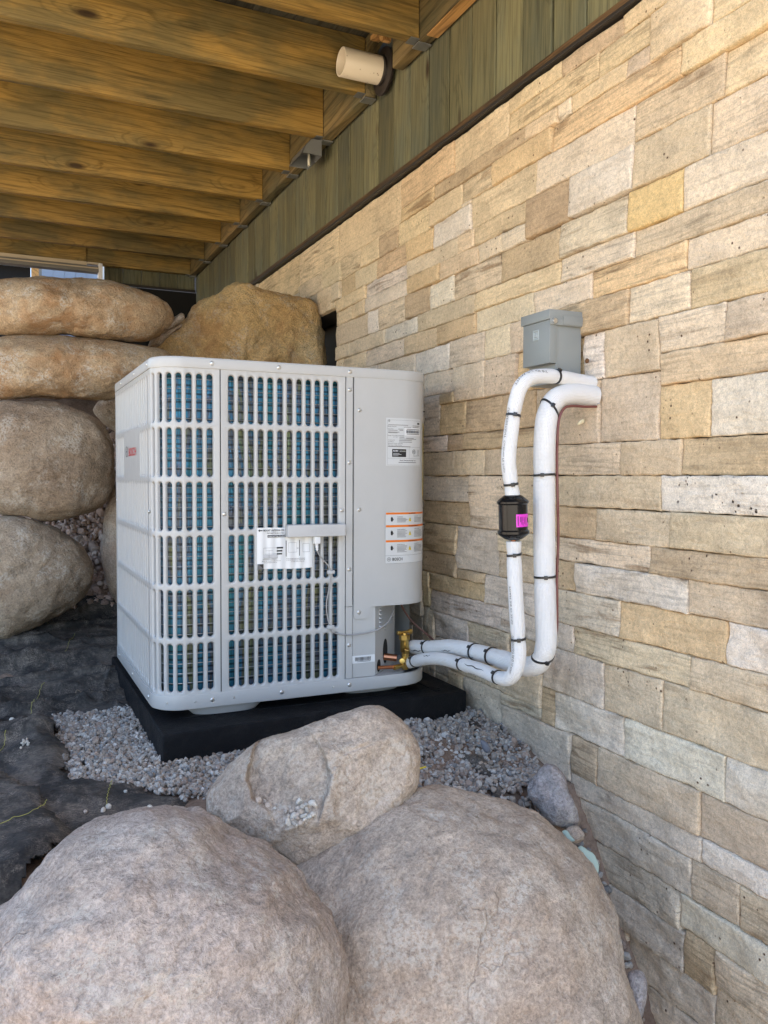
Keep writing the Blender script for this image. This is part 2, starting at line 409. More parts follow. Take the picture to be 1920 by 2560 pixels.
ROCK = {
 'b1': ((0.2842, 3.2841, 0.5971), [(-0.3457, 0.0353), (-0.2852, 0.0842), (-0.1795, 0.1166), (-0.0564, 0.1317), (0.0859, 0.1289), (0.1999, 0.1066), (0.2918, 0.0751), (0.338, 0.0394), (0.3454, 0.0022), (0.3218, -0.0303), (0.2677, -0.0714), (0.2005, -0.0942), (0.1341, -0.0964), (0.0363, -0.0853), (-0.0751, -0.0803), (-0.1993, -0.0879), (-0.26, -0.0851), (-0.3194, -0.0663), (-0.3699, -0.0297)]),
 'b2': ((0.2459, 3.2678, 0.389), [(-0.3402, -0.0188), (-0.3092, 0.0545), (-0.2497, 0.0899), (-0.1749, 0.1057), (-0.0683, 0.1172), (0.0724, 0.1193), (0.1851, 0.1112), (0.2841, 0.1002), (0.3549, 0.0837), (0.3688, 0.0415), (0.3266, -0.0071), (0.2511, -0.0551), (0.152, -0.0967), (0.0708, -0.1149), (0.007, -0.1088), (-0.0868, -0.1006), (-0.179, -0.1139), (-0.2393, -0.1161), (-0.3055, -0.0894)]),
 'b3': ((0.1733, 3.1948, 0.058), [(-0.2252, 0.0521), (-0.2097, 0.1315), (-0.1802, 0.1799), (-0.1069, 0.2081), (-0.0026, 0.2121), (0.0889, 0.1959), (0.1744, 0.1393), (0.2184, 0.0688), (0.2289, -0.0232), (0.2187, -0.1073), (0.1719, -0.1693), (0.1007, -0.2019), (0.0079, -0.2138), (-0.0675, -0.198), (-0.1562, -0.1823), (-0.206, -0.1067)]),
 'b4': ((0.1126, 3.1796, -0.3432), [(-0.1771, 0.0257), (-0.1547, 0.1362), (-0.1254, 0.1868), (-0.0667, 0.2036), (0.0227, 0.1893), (0.1137, 0.1465), (0.1749, 0.0753), (0.2035, -0.0021), (0.1837, -0.0626), (0.1206, -0.1251), (0.0363, -0.1689), (-0.0416, -0.2072), (-0.1002, -0.2269), (-0.1572, -0.1647)]),
 'b5': ((0.4758, 3.7103, 0.2644), [(-0.0921, 0.0179), (-0.0418, 0.0735), (0.014, 0.0889), (0.0888, 0.0329), (0.088, -0.1047), (0.0034, -0.0768), (-0.0576, -0.0334)]),
 'b6': ((0.4483, 3.2618, -0.2235), [(-0.0167, 0.2253), (-0.0568, 0.1645), (-0.0788, 0.0781), (-0.091, -0.0338), (-0.0787, -0.1374), (-0.0367, -0.2336), (0.0595, -0.2634), (0.1284, -0.1084), (0.1217, 0.1026), (0.055, 0.2081)]),
 'ctr': ((0.9274, 3.3758, 0.5884), [(-0.3648, -0.1178), (-0.338, -0.0565), (-0.3009, -0.0097), (-0.2366, 0.0343), (-0.1995, 0.0846), (-0.1535, 0.1224), (-0.1023, 0.1389), (-0.0746, 0.1652), (-0.0379, 0.1866), (0.0118, 0.1976), (0.0672, 0.1872), (0.1417, 0.1702), (0.2169, 0.1585), (0.2832, 0.1464), (0.3159, 0.1181), (0.3303, 0.0573), (0.3337, -0.027), (0.3334, -0.1218), (0.3256, -0.237), (0.222, -0.3357), (-0.084, -0.3599), (-0.2704, -0.3248), (-0.3598, -0.2139)]),
 'mid': ((0.5417, 1.4567, -0.5833), [(-0.2065, -0.03), (-0.205, -0.0022), (-0.1886, 0.0191), (-0.1656, 0.0456), (-0.1368, 0.0724), (-0.1076, 0.0956), (-0.0696, 0.1055), (-0.0313, 0.1155), (0.0101, 0.1269), (0.0462, 0.1371), (0.0799, 0.1474), (0.108, 0.151), (0.1303, 0.1452), (0.1524, 0.1298), (0.1714, 0.1104), (0.1846, 0.0859), (0.1906, 0.059), (0.1895, 0.0274), (0.1872, 0.0039), (0.1754, -0.0217), (0.1555, -0.0468), (0.1252, -0.0688), (0.0898, -0.0928), (0.0602, -0.1118), (0.0389, -0.1223), (0.0125, -0.124), (-0.0138, -0.1305), (-0.0347, -0.1355), (-0.0452, -0.1332), (-0.0663, -0.1204), (-0.1005, -0.1072), (-0.1349, -0.0891), (-0.1617, -0.0698), (-0.1832, -0.0556), (-0.2007, -0.0427)]),
 'BL': ((0.2429, 1.2238, -0.678), [(-0.2534, 0.0578), (-0.2231, 0.083), (-0.1949, 0.1126), (-0.1595, 0.1431), (-0.1191, 0.1651), (-0.0695, 0.1735), (-0.0192, 0.1733), (0.0171, 0.1636), (0.0461, 0.1451), (0.0721, 0.1298), (0.0946, 0.1201), (0.1268, 0.1042), (0.1666, 0.0789), (0.1944, 0.0365), (0.2219, 0.005), (0.2317, -0.0402), (0.2355, -0.0803), (0.2318, -0.1143), (0.2233, -0.1489), (0.2018, -0.1954), (0.1305, -0.2419), (-0.0044, -0.2577), (-0.1576, -0.2259), (-0.2651, -0.1622), (-0.3033, -0.0709), (-0.2884, 0.0093)]),
 'BR': ((0.7858, 1.2706, -0.8113), [(-0.1246, 0.2377), (-0.0835, 0.2426), (-0.0363, 0.2381), (0.0251, 0.2233), (0.0853, 0.2001), (0.1257, 0.1757), (0.1614, 0.1426), (0.191, 0.1066), (0.2105, 0.067), (0.23, 0.0239), (0.2411, -0.0104), (0.2508, -0.0519), (0.2606, -0.0882), (0.2704, -0.1283), (0.2649, -0.1973), (0.2155, -0.2669), (0.0665, -0.3214), (-0.1628, -0.3238), (-0.324, -0.2754), (-0.3788, -0.1737), (-0.4061, -0.0755), (-0.4029, 0.0173), (-0.3512, 0.1034), (-0.2645, 0.1763), (-0.1892, 0.219)]),
 'rbw': ((1.0964, 1.472, -0.6876), [(-0.0175, 0.0593), (-0.0, 0.0567), (0.0175, 0.0429), (0.0325, 0.0152), (0.0424, -0.0102), (0.0479, -0.038), (0.0427, -0.0571), (0.0185, -0.0642), (-0.0108, -0.0545), (-0.0384, -0.0237), (-0.0588, 0.0034), (-0.0469, 0.0285), (-0.0322, 0.0466)]),
 'cob': ((1.0949, 1.4028, -0.7471), [(-0.0006, 0.0202), (0.0161, 0.0114), (0.0198, -0.0019), (0.0081, -0.0154), (-0.0072, -0.018), (-0.0192, -0.0067), (-0.0171, 0.0106)]),
 'gr1': ((1.0313, 1.2798, -0.734), [(-0.0126, 0.0225), (0.0006, 0.0165), (0.0116, 0.0114), (0.0204, -0.0084), (0.0185, -0.0271), (0.01, -0.0352), (-0.0077, -0.0093), (-0.0234, 0.0119), (-0.018, 0.0188)]),
 'gr2': ((1.0447, 1.3591, -0.7219), [(-0.0129, 0.0072), (-0.0038, 0.0102), (0.0055, 0.0011), (0.0136, -0.008), (0.0034, -0.0094), (-0.0059, -0.001)]),
 'fl1': ((0.6419, 3.3359, 0.602), [(-0.0399, -0.0162), (-0.0049, 0.0118), (0.0302, 0.0381), (0.0407, 0.014), (0.0002, -0.0161), (-0.0261, -0.0315)]),
 'fl2': ((0.6309, 3.3959, 0.5653), [(-0.0489, -0.0344), (-0.022, 0.0097), (0.0401, 0.0413), (0.0579, 0.035), (0.0044, -0.007), (-0.0313, -0.0445)]),
 'fl3': ((0.5896, 3.4077, 0.5383), [(-0.0325, -0.0172), (-0.0005, 0.0254), (0.0242, 0.0266), (0.024, -0.0057), (-0.015, -0.029)]),
 'blu': ((1.0322, 1.6574, -0.6245), [(-0.012, 0.0134), (-0.0026, 0.0138), (0.0109, 0.0013), (0.0111, -0.013), (0.0003, -0.0134), (-0.0078, -0.0021)]),
 'low': ((0.9928, 1.0924, -0.8828), [(-0.0177, 0.024), (0.002, 0.0364), (0.0123, 0.0105), (0.0064, -0.0324), (-0.0032, -0.037)]),
}
STONES = [
(1.6,1.652,0.836,0.876,'c'),(1.34,1.412,0.836,0.876,'t'),(2.08,2.176,0.08,0.128,'b'),(2.028,2.12,0.64,0.692,'y'),(1.132,1.212,-0.968,-0.88,'b'),
(1.652,1.784,0.836,0.876,'y'),(1.772,1.884,0.592,0.64,'c'),(1.18,1.424,0.932,0.972,'y'),(2.176,2.328,0.08,0.128,'k'),(1.884,2.008,0.592,0.64,'c'),
(1.708,1.808,-0.088,0.008,'t'),(3.016,3.108,0.688,0.756,'c'),(1.568,1.692,-0.404,-0.34,'k'),(2.78,2.9,0.588,0.64,'y'),(2.128,2.328,0.252,0.32,'p'),
(2.66,2.748,0.508,0.588,'w'),(1.412,1.6,0.836,0.876,'y'),(1.692,1.836,-0.48,-0.404,'b'),(1.472,1.544,0.22,0.324,'w'),(2.216,2.328,0.128,0.252,'k'),
(1.564,1.7,-0.26,-0.192,'b'),(0.936,1.132,-0.948,-0.88,'p'),(1.476,1.572,-0.684,-0.596,'b'),(3.108,3.26,0.66,0.756,'t'),(2.048,2.244,-0.48,-0.404,'k'),
(1.424,1.636,0.932,0.972,'b'),(1.636,1.856,0.932,0.972,'y'),(1.08,1.196,-0.812,-0.732,'t'),(1.716,1.892,-0.192,-0.136,'c'),
(0.936,1.08,-0.812,-0.732,'t'),(1.932,2.096,0.776,0.836,'y'),(1.84,1.964,0.32,0.4,'c'),(1.34,1.504,0.876,0.932,'y'),(1.864,2.06,-0.68,-0.564,'k'),
(2.864,3.016,0.688,0.756,'b'),(2.256,2.496,0.832,0.876,'g'),(0.936,1.172,-0.732,-0.684,'w'),(1.836,2.048,-0.48,-0.404,'t'),
(1.692,1.88,-0.404,-0.34,'k'),(2.008,2.22,0.588,0.64,'y'),(0.96,1.136,0.252,0.324,'p'),(2.512,2.66,0.756,0.832,'b'),(1.968,2.124,0.008,0.08,'t'),
(2.78,2.996,0.372,0.456,'p'),(1.212,1.48,-0.968,-0.888,'k'),(2.14,2.288,0.512,0.588,'w'),(2.096,2.292,0.764,0.832,'y'),(2.66,2.816,0.756,0.832,'y'),
(2.268,2.444,0.692,0.756,'g'),(1.7,1.892,-0.26,-0.192,'t'),(2.22,2.444,0.588,0.64,'g'),(2.92,3.06,0.456,0.508,'p'),(1.136,1.304,0.252,0.324,'c'),
(2.112,2.324,-0.288,-0.224,'b'),(2.68,2.864,0.688,0.756,'t'),(2.124,2.328,0.008,0.08,'t'),(2.24,2.456,0.396,0.456,'b'),(0.972,1.152,0.696,0.776,'y'),
(1.248,1.404,0.516,0.6,'G'),(1.244,1.42,0.008,0.08,'t'),(1.02,1.18,0.836,0.972,'y'),(2.068,2.216,0.128,0.22,'b'),(1.224,1.396,0.324,0.4,'c'),
(2.364,2.612,0.456,0.508,'W'),(1.52,1.74,0.4,0.46,'c'),(2.9,3.06,0.588,0.64,'y'),(2.288,2.456,0.512,0.588,'b'),(0.936,1.124,-0.34,-0.26,'w'),
(0.94,1.12,-0.596,-0.508,'w'),(2.012,2.24,0.4,0.456,'g'),(1.728,1.88,0.128,0.22,'b'),(2.816,3.012,0.756,0.832,'y'),(3.012,3.208,0.756,0.828,'t'),
(1.384,1.636,0.46,0.516,'c'),(1.172,1.304,0.08,0.188,'g'),(1.492,1.708,-0.136,-0.064,'b'),(1.964,2.156,0.32,0.4,'c'),(2.044,2.268,0.692,0.764,'w'),
(1.632,1.84,0.32,0.4,'t'),(0.964,1.236,0.4,0.46,'c'),(0.984,1.256,0.776,0.836,'y'),(1.808,1.956,0.22,0.32,'t'),(1.676,1.932,0.776,0.836,'g'),
(1.96,2.284,-0.34,-0.288,'b'),(2.444,2.68,0.688,0.756,'o'),(1.18,1.34,0.836,0.932,'y'),(2.12,2.436,0.64,0.692,'t'),(2.456,2.66,0.508,0.588,'t'),
(0.936,1.208,-0.404,-0.34,'t'),(2.388,2.68,0.316,0.396,'c'),(2.112,2.328,-0.224,-0.136,'b'),(1.74,2.012,0.4,0.46,'c'),(1.264,1.492,-0.136,-0.064,'t'),
(2.612,2.92,0.456,0.508,'c'),(2.436,2.776,0.64,0.688,'k'),(2.292,2.512,0.756,0.832,'y'),(2.776,3.06,0.64,0.688,'y'),(1.728,2.08,0.08,0.128,'b'),
(1.6,1.772,0.596,0.692,'B'),(1.736,1.968,0.008,0.08,'t'),(1.236,1.52,0.4,0.46,'g'),(1.396,1.632,0.324,0.4,'b'),(1.88,2.068,0.128,0.22,'b'),
(0.936,1.224,-0.88,-0.812,'w'),(3.208,3.484,0.756,0.828,'t'),(1.224,1.512,-0.888,-0.812,'k'),(1.304,1.472,0.22,0.324,'t'),(1.772,2.028,0.64,0.692,'y'),
(1.572,1.864,-0.708,-0.596,'k'),(0.94,1.216,-0.26,-0.192,'t'),(2.444,2.78,0.588,0.64,'k'),(1.956,2.128,0.22,0.32,'p'),(2.156,2.388,0.32,0.396,'w'),
(1.152,1.388,0.696,0.776,'y'),(0.968,1.184,0.6,0.696,'p'),(0.96,1.224,0.324,0.4,'y'),(1.404,1.636,0.516,0.596,'c'),(2.02,2.364,0.456,0.512,'t'),
(2.032,2.328,-0.136,-0.068,'b'),(1.28,1.46,-0.508,-0.404,'p'),(0.94,1.18,-0.684,-0.596,'t'),(1.784,2.256,0.836,0.876,'b'),(2.456,2.78,0.396,0.456,'c'),
(0.94,1.32,-0.192,-0.136,'b'),(1.184,1.388,0.6,0.696,'t'),(1.892,2.14,0.512,0.588,'t'),(0.952,1.244,0.008,0.08,'b'),(1.396,1.636,-0.596,-0.508,'w'),
(0.956,1.304,0.188,0.252,'y'),(1.172,1.572,-0.732,-0.684,'k'),(1.388,1.6,0.6,0.692,'w'),(2.032,2.328,-0.068,0.008,'k'),(1.708,1.96,-0.34,-0.26,'k'),
(1.636,1.892,0.512,0.592,'b'),(0.956,1.172,0.08,0.188,'w'),(1.504,1.856,0.876,0.932,'y'),(1.636,2.02,0.46,0.512,'y'),(0.948,1.264,-0.136,-0.064,'t'),
(1.32,1.716,-0.192,-0.136,'c'),(0.968,1.248,0.516,0.6,'c'),(0.964,1.384,0.46,0.516,'t'),(1.208,1.568,-0.404,-0.34,'p'),(1.42,1.736,0.008,0.08,'p'),
(1.124,1.412,-0.34,-0.26,'g'),(1.88,2.28,-0.404,-0.34,'k'),(1.412,1.708,-0.34,-0.26,'k'),(0.952,1.296,-0.064,0.008,'W'),(1.216,1.564,-0.26,-0.192,'w'),
(1.12,1.396,-0.596,-0.508,'w'),(1.304,1.488,0.08,0.22,'p'),(1.256,1.676,0.776,0.836,'g'),(1.732,2.044,0.692,0.776,'y'),(1.18,1.476,-0.684,-0.596,'t'),
(1.196,1.572,-0.812,-0.732,'k'),(1.544,1.808,0.22,0.32,'g'),(1.892,2.112,-0.26,-0.136,'k'),(1.388,1.732,0.692,0.776,'c'),
(1.296,1.708,-0.064,0.008,'t'),(1.856,2.144,0.876,0.972,'y'),(2.748,3.06,0.508,0.588,'t'),(0.94,1.28,-0.508,-0.404,'p'),(1.488,1.728,0.08,0.22,'t'),
(1.808,2.032,-0.136,0.008,'p'),(2.144,2.496,0.876,0.972,'g'),(1.46,1.692,-0.508,-0.404,'k'),(3.044,3.496,0.828,0.972,'y'),
(2.496,3.044,0.832,0.972,'y'),(3.496,4.124,0.804,0.972,'y'),(4.124,4.4,0.876,0.972,'c'),(3.06,3.108,0.66,0.688,'y'),(2.996,3.06,0.376,0.456,'t'),
(2.68,2.78,0.3,0.396,'k'),(1.708,1.808,-0.136,-0.088,'y'),(1.96,2.112,-0.288,-0.26,'b'),(2.284,2.324,-0.4,-0.288,'y'),(2.28,2.324,-0.48,-0.4,'k'),
(2.244,2.28,-0.5,-0.404,'p'),(1.692,1.928,-0.564,-0.48,'c'),(1.928,2.152,-0.564,-0.48,'k'),(2.152,2.244,-0.592,-0.48,'k'),
(2.28,2.324,-0.608,-0.48,'c'),(2.244,2.28,-0.612,-0.5,'t'),(1.636,1.692,-0.596,-0.508,'b'),(1.692,1.864,-0.596,-0.564,'k'),
(2.06,2.152,-0.676,-0.564,'y'),(2.152,2.244,-0.704,-0.592,'t'),(2.28,2.324,-0.704,-0.608,'y'),(2.244,2.28,-0.692,-0.612,'p'),
(0.936,1.132,-1.076,-0.948,'t'),(1.132,1.372,-1.048,-0.968,'k'),(1.372,1.48,-1.048,-0.968,'p'),(1.132,1.336,-1.176,-1.048,'k'),
(1.336,1.48,-1.128,-1.048,'k'),(3.484,3.496,0.804,0.828,'p'),(2.044,2.096,0.764,0.776,'c'),(2.128,2.216,0.22,0.252,'b'),]
HIDDEN_STONES = [
(0.7,1.02,0.836,0.972,'t'),(4.4,4.724,0.892,0.972,'t'),(4.4,4.6,0.812,0.892,'t'),(4.124,4.4,0.78,0.876,'y'),(0.7,0.864,0.724,0.836,'p'),
(0.864,0.984,0.776,0.836,'k'),(4.4,4.6,0.7,0.812,'y'),(3.484,3.744,0.692,0.804,'t'),(3.744,4.124,0.692,0.804,'b'),(4.124,4.296,0.66,0.78,'p'),
(4.296,4.4,0.66,0.78,'c'),(0.864,0.972,0.696,0.776,'t'),(3.26,3.484,0.66,0.756,'t'),(0.7,0.864,0.612,0.724,'k'),(4.4,4.6,0.66,0.7,'t'),
(0.864,0.968,0.616,0.696,'k'),(3.484,3.784,0.66,0.692,'p'),(3.784,3.98,0.66,0.692,'t'),(3.98,4.124,0.66,0.692,'k'),(0.864,0.968,0.516,0.616,'t'),
(0.7,0.864,0.5,0.612,'b'),(0.864,0.964,0.4,0.516,'y'),(0.7,0.864,0.372,0.5,'t'),(0.864,0.96,0.32,0.4,'p'),(2.996,3.06,0.28,0.376,'t'),
(0.7,0.864,0.244,0.372,'p'),(2.78,2.996,0.276,0.372,'y'),(0.864,0.96,0.252,0.32,'k'),(2.328,2.388,0.208,0.32,'t'),(2.388,2.584,0.188,0.316,'k'),
(2.584,2.68,0.22,0.316,'y'),(2.68,2.78,0.172,0.3,'y'),(2.996,3.06,0.168,0.28,'k'),(2.78,2.996,0.164,0.276,'b'),(0.864,0.956,0.156,0.252,'k'),
(0.7,0.864,0.116,0.244,'k'),(2.584,2.68,0.124,0.22,'t'),(2.328,2.388,0.08,0.208,'t'),(2.388,2.584,0.076,0.188,'t'),(2.68,2.78,0.06,0.172,'t'),
(2.996,3.06,0.088,0.168,'t'),(2.78,2.996,0.052,0.164,'t'),(0.864,0.956,0.08,0.156,'y'),(2.584,2.68,0.012,0.124,'k'),(0.7,0.864,0.004,0.116,'p'),
(2.996,3.06,0.008,0.088,'k'),(0.864,0.952,-0.032,0.08,'t'),(2.328,2.388,-0.032,0.08,'c'),(2.388,2.584,-0.036,0.076,'p'),(2.68,2.78,-0.052,0.06,'y'),
(2.78,2.996,-0.06,0.052,'k'),(2.584,2.68,-0.116,0.012,'c'),(2.996,3.06,-0.104,0.008,'k'),(0.7,0.864,-0.092,0.004,'k'),(0.864,0.952,-0.064,-0.032,'t'),
(2.328,2.388,-0.144,-0.032,'y'),(2.388,2.584,-0.148,-0.036,'y'),(2.68,2.78,-0.132,-0.052,'t'),(2.78,2.996,-0.188,-0.06,'k'),
(0.864,0.948,-0.136,-0.064,'y'),(0.7,0.864,-0.188,-0.092,'b'),(2.996,3.06,-0.2,-0.104,'p'),(2.584,2.68,-0.212,-0.116,'p'),
(2.68,2.78,-0.212,-0.132,'t'),(0.864,0.94,-0.26,-0.136,'k'),(2.328,2.388,-0.224,-0.144,'k'),(2.388,2.584,-0.228,-0.148,'b'),
(0.7,0.864,-0.284,-0.188,'c'),(2.78,2.996,-0.284,-0.188,'b'),(2.996,3.06,-0.28,-0.2,'p'),(2.584,2.78,-0.34,-0.212,'y'),(2.324,2.388,-0.32,-0.224,'b'),
(2.388,2.584,-0.34,-0.228,'t'),(0.864,0.936,-0.372,-0.26,'y'),(2.996,3.06,-0.36,-0.28,'b'),(0.7,0.864,-0.396,-0.284,'t'),
(2.78,2.996,-0.396,-0.284,'t'),(2.324,2.388,-0.432,-0.32,'p'),(2.388,2.652,-0.468,-0.34,'t'),(2.652,2.78,-0.452,-0.34,'c'),
(2.996,3.06,-0.488,-0.36,'t'),(0.864,0.936,-0.5,-0.372,'t'),(0.7,0.864,-0.492,-0.396,'c'),(2.78,2.996,-0.476,-0.396,'b'),
(2.324,2.388,-0.56,-0.432,'b'),(2.652,2.78,-0.58,-0.452,'c'),(2.388,2.652,-0.564,-0.468,'c'),(2.78,2.996,-0.588,-0.476,'k'),
(2.996,3.06,-0.584,-0.488,'k'),(0.7,0.864,-0.572,-0.492,'k'),(0.864,0.94,-0.628,-0.5,'c'),(2.324,2.388,-0.688,-0.56,'p'),
(2.388,2.652,-0.692,-0.564,'y'),(0.7,0.864,-0.7,-0.572,'c'),(2.652,2.78,-0.676,-0.58,'b'),(2.996,3.06,-0.696,-0.584,'p'),(2.78,2.996,-0.7,-0.588,'t'),
(0.864,0.936,-0.756,-0.628,'t'),(2.06,2.152,-0.804,-0.676,'k'),(2.652,2.78,-0.772,-0.676,'c'),(1.864,2.06,-0.808,-0.68,'k'),
(2.324,2.388,-0.816,-0.688,'b'),(2.244,2.28,-0.804,-0.692,'b'),(2.388,2.652,-0.82,-0.692,'t'),(2.996,3.06,-0.792,-0.696,'c'),
(0.7,0.864,-0.828,-0.7,'p'),(2.78,2.996,-0.828,-0.7,'t'),(2.152,2.244,-0.8,-0.704,'t'),(2.28,2.324,-0.784,-0.704,'y'),(1.572,1.748,-0.804,-0.708,'p'),
(1.748,1.864,-0.788,-0.708,'t'),(0.864,0.936,-0.884,-0.756,'k'),(2.652,2.78,-0.852,-0.772,'t'),(2.284,2.324,-0.88,-0.784,'k'),
(1.748,1.864,-0.868,-0.788,'p'),(2.996,3.06,-0.888,-0.792,'b'),(2.152,2.244,-0.928,-0.8,'p'),(1.572,1.748,-0.9,-0.804,'b'),
(2.06,2.152,-0.9,-0.804,'t'),(2.244,2.284,-0.9,-0.804,'y'),(1.864,2.06,-0.888,-0.808,'p'),(1.512,1.572,-0.94,-0.812,'k'),
(2.324,2.388,-0.928,-0.816,'t'),(2.388,2.56,-0.9,-0.82,'c'),(2.56,2.652,-0.916,-0.82,'k'),(0.7,0.864,-0.956,-0.828,'k'),(2.78,2.996,-0.94,-0.828,'t'),
(2.652,2.78,-0.98,-0.852,'t'),(1.748,1.864,-0.98,-0.868,'t'),(2.284,2.324,-0.992,-0.88,'k'),(0.864,0.936,-0.996,-0.884,'p'),
(1.48,1.512,-0.984,-0.888,'k'),(1.864,2.06,-0.968,-0.888,'t'),(2.996,3.06,-0.984,-0.888,'k'),(1.572,1.748,-1.012,-0.9,'c'),
(2.06,2.152,-1.012,-0.9,'t'),(2.244,2.284,-1.028,-0.9,'t'),(2.388,2.56,-0.996,-0.9,'t'),(2.56,2.652,-0.996,-0.916,'k'),(2.152,2.244,-1.04,-0.928,'k'),
(2.324,2.388,-1.008,-0.928,'c'),(1.512,1.572,-1.02,-0.94,'b'),(2.78,2.996,-1.068,-0.94,'t'),(0.7,0.864,-1.084,-0.956,'c'),
(1.864,2.06,-1.096,-0.968,'p'),(1.748,1.864,-1.076,-0.98,'t'),(2.652,2.78,-1.06,-0.98,'p'),(1.48,1.512,-1.112,-0.984,'p'),
(2.996,3.06,-1.08,-0.984,'y'),(2.284,2.324,-1.12,-0.992,'c'),(0.864,0.936,-1.092,-0.996,'k'),(2.388,2.652,-1.108,-0.996,'p'),
(2.324,2.388,-1.136,-1.008,'k'),(1.572,1.748,-1.124,-1.012,'t'),(2.06,2.152,-1.124,-1.012,'k'),(1.512,1.572,-1.148,-1.02,'c'),
(2.244,2.284,-1.108,-1.028,'t'),(2.152,2.244,-1.136,-1.04,'c'),(2.652,2.78,-1.14,-1.06,'k'),(2.78,2.996,-1.148,-1.068,'t'),
(0.936,1.132,-1.204,-1.076,'y'),(1.748,1.864,-1.188,-1.076,'t'),(2.996,3.06,-1.208,-1.08,'p'),(0.7,0.864,-1.196,-1.084,'y'),
(0.864,0.936,-1.22,-1.092,'c'),(1.864,2.06,-1.224,-1.096,'t'),(2.244,2.284,-1.204,-1.108,'p'),(2.388,2.652,-1.204,-1.108,'p'),
(1.48,1.512,-1.224,-1.112,'c'),(2.284,2.324,-1.248,-1.12,'p'),(1.572,1.748,-1.236,-1.124,'b'),(2.06,2.152,-1.236,-1.124,'c'),
(1.336,1.48,-1.24,-1.128,'k'),(2.152,2.244,-1.232,-1.136,'p'),(2.324,2.388,-1.264,-1.136,'k'),(2.652,2.78,-1.252,-1.14,'t'),
(1.512,1.572,-1.26,-1.148,'k'),(2.78,2.996,-1.228,-1.148,'y'),(1.132,1.336,-1.3,-1.176,'p'),(1.748,1.864,-1.3,-1.188,'t'),(0.7,0.864,-1.3,-1.196,'y'),
(0.936,1.132,-1.3,-1.204,'t'),(2.244,2.284,-1.3,-1.204,'k'),(2.388,2.652,-1.3,-1.204,'y'),(2.996,3.06,-1.3,-1.208,'p'),(0.864,0.936,-1.3,-1.22,'c'),
(1.48,1.512,-1.3,-1.224,'k'),(1.864,2.06,-1.3,-1.224,'t'),(2.78,2.996,-1.3,-1.228,'k'),(2.152,2.244,-1.3,-1.232,'t'),(1.572,1.748,-1.3,-1.236,'t'),
(2.06,2.152,-1.3,-1.236,'b'),(1.336,1.48,-1.3,-1.24,'y'),(2.284,2.324,-1.3,-1.248,'t'),]
# ================================================================== THE SETTING
def sstep(a, b, x):
    t = np.clip((x - a) / (b - a), 0, 1); return t * t * (3 - 2 * t)
def hgt(x, y):
    x = np.asarray(x, float); y = np.asarray(y, float)
    h = -0.660 + 0 * x
    h = h + 0.10 * sstep(2.5, 3.3, y) * (1 - 0.3 * sstep(0.3, 1.0, x))
    h = h + np.clip(y - 3.3, 0, 1.3) * 0.78 * (1 - sstep(1.3, 2.2, np.abs(x - 0.2)) * 0.3)
    edge = 1.56 - 0.10 * sstep(0.9, 0.3, x)
    h = h - 0.04 * sstep(1.85, 1.6, y) * sstep(0.7, 1.1, x)
    h = h - np.clip(edge - y, 0, 0.45) * 1.55
    return h
def ground_noise(x, y):
    p = np.stack([x, y, 0 * x], -1)
    return 0.012 * fbm(p * 7, 4) + 0.004 * fbm(p * 40, 3)
def axis_pts(lo, hi, a, b, fine, n):
    q = np.concatenate([a - (a - lo) * np.linspace(1, 0, n)[:-1] ** 2.5, np.arange(a, b, fine), b + (hi - b) * np.linspace(0, 1, n) ** 2.5])
    return q
gx = axis_pts(-90, 90, -0.6, 1.3, 0.02, 26); gy = axis_pts(-90, 90, 0.6, 4.4, 0.02, 26)
GX, GY = np.meshgrid(gx, gy, indexing='ij')
gz = hgt(GX.ravel(), GY.ravel()) + ground_noise(GX.ravel(), GY.ravel())
nx_, ny_ = len(gx), len(gy)
idx = np.arange(nx_ * ny_).reshape(nx_, ny_)
F = np.stack([idx[:-1, :-1], idx[1:, :-1], idx[1:, 1:], idx[:-1, 1:]], -1).reshape(-1, 4)
t = NT('bare_soil', 0.95, 0, 0.2)
P = t.pos()
c = t.ramp(t.noise(P, 6, 6, 0.65), [(0.3, (0.15, 0.10, 0.072)), (0.52, (0.24, 0.17, 0.125)), (0.72, (0.33, 0.25, 0.19))])
c = t.mix(0.7, c, t.ramp(t.noise(P, 120, 4, 0.7), [(0.3, 0.55), (0.5, 1.0), (0.75, 1.3)]), 'MULTIPLY')
t.color(c); t.bump(t.noise(P, 90, 6, 0.7), 0.006, 0.9)
M['soil'] = t.m
tag(mesh('ground', np.stack([GX.ravel(), GY.ravel(), gz], -1), F, M['soil'], smooth=180, origin=(0, 0, 0)), kind='structure')

# unseen sunlit ground added outside the deck, made pale to bounce light under it
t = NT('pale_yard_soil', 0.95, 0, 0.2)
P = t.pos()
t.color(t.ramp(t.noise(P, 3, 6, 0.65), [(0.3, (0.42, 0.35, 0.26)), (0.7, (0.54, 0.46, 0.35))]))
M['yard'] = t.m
mb = MB()
mb.box(-60, 1.1, -60, -0.75, -1.5, -1.325); mb.box(-60, -1.25, -0.745, 60, -1.5, -0.50)
tag(mb.obj('yard', M['yard']), kind='structure')

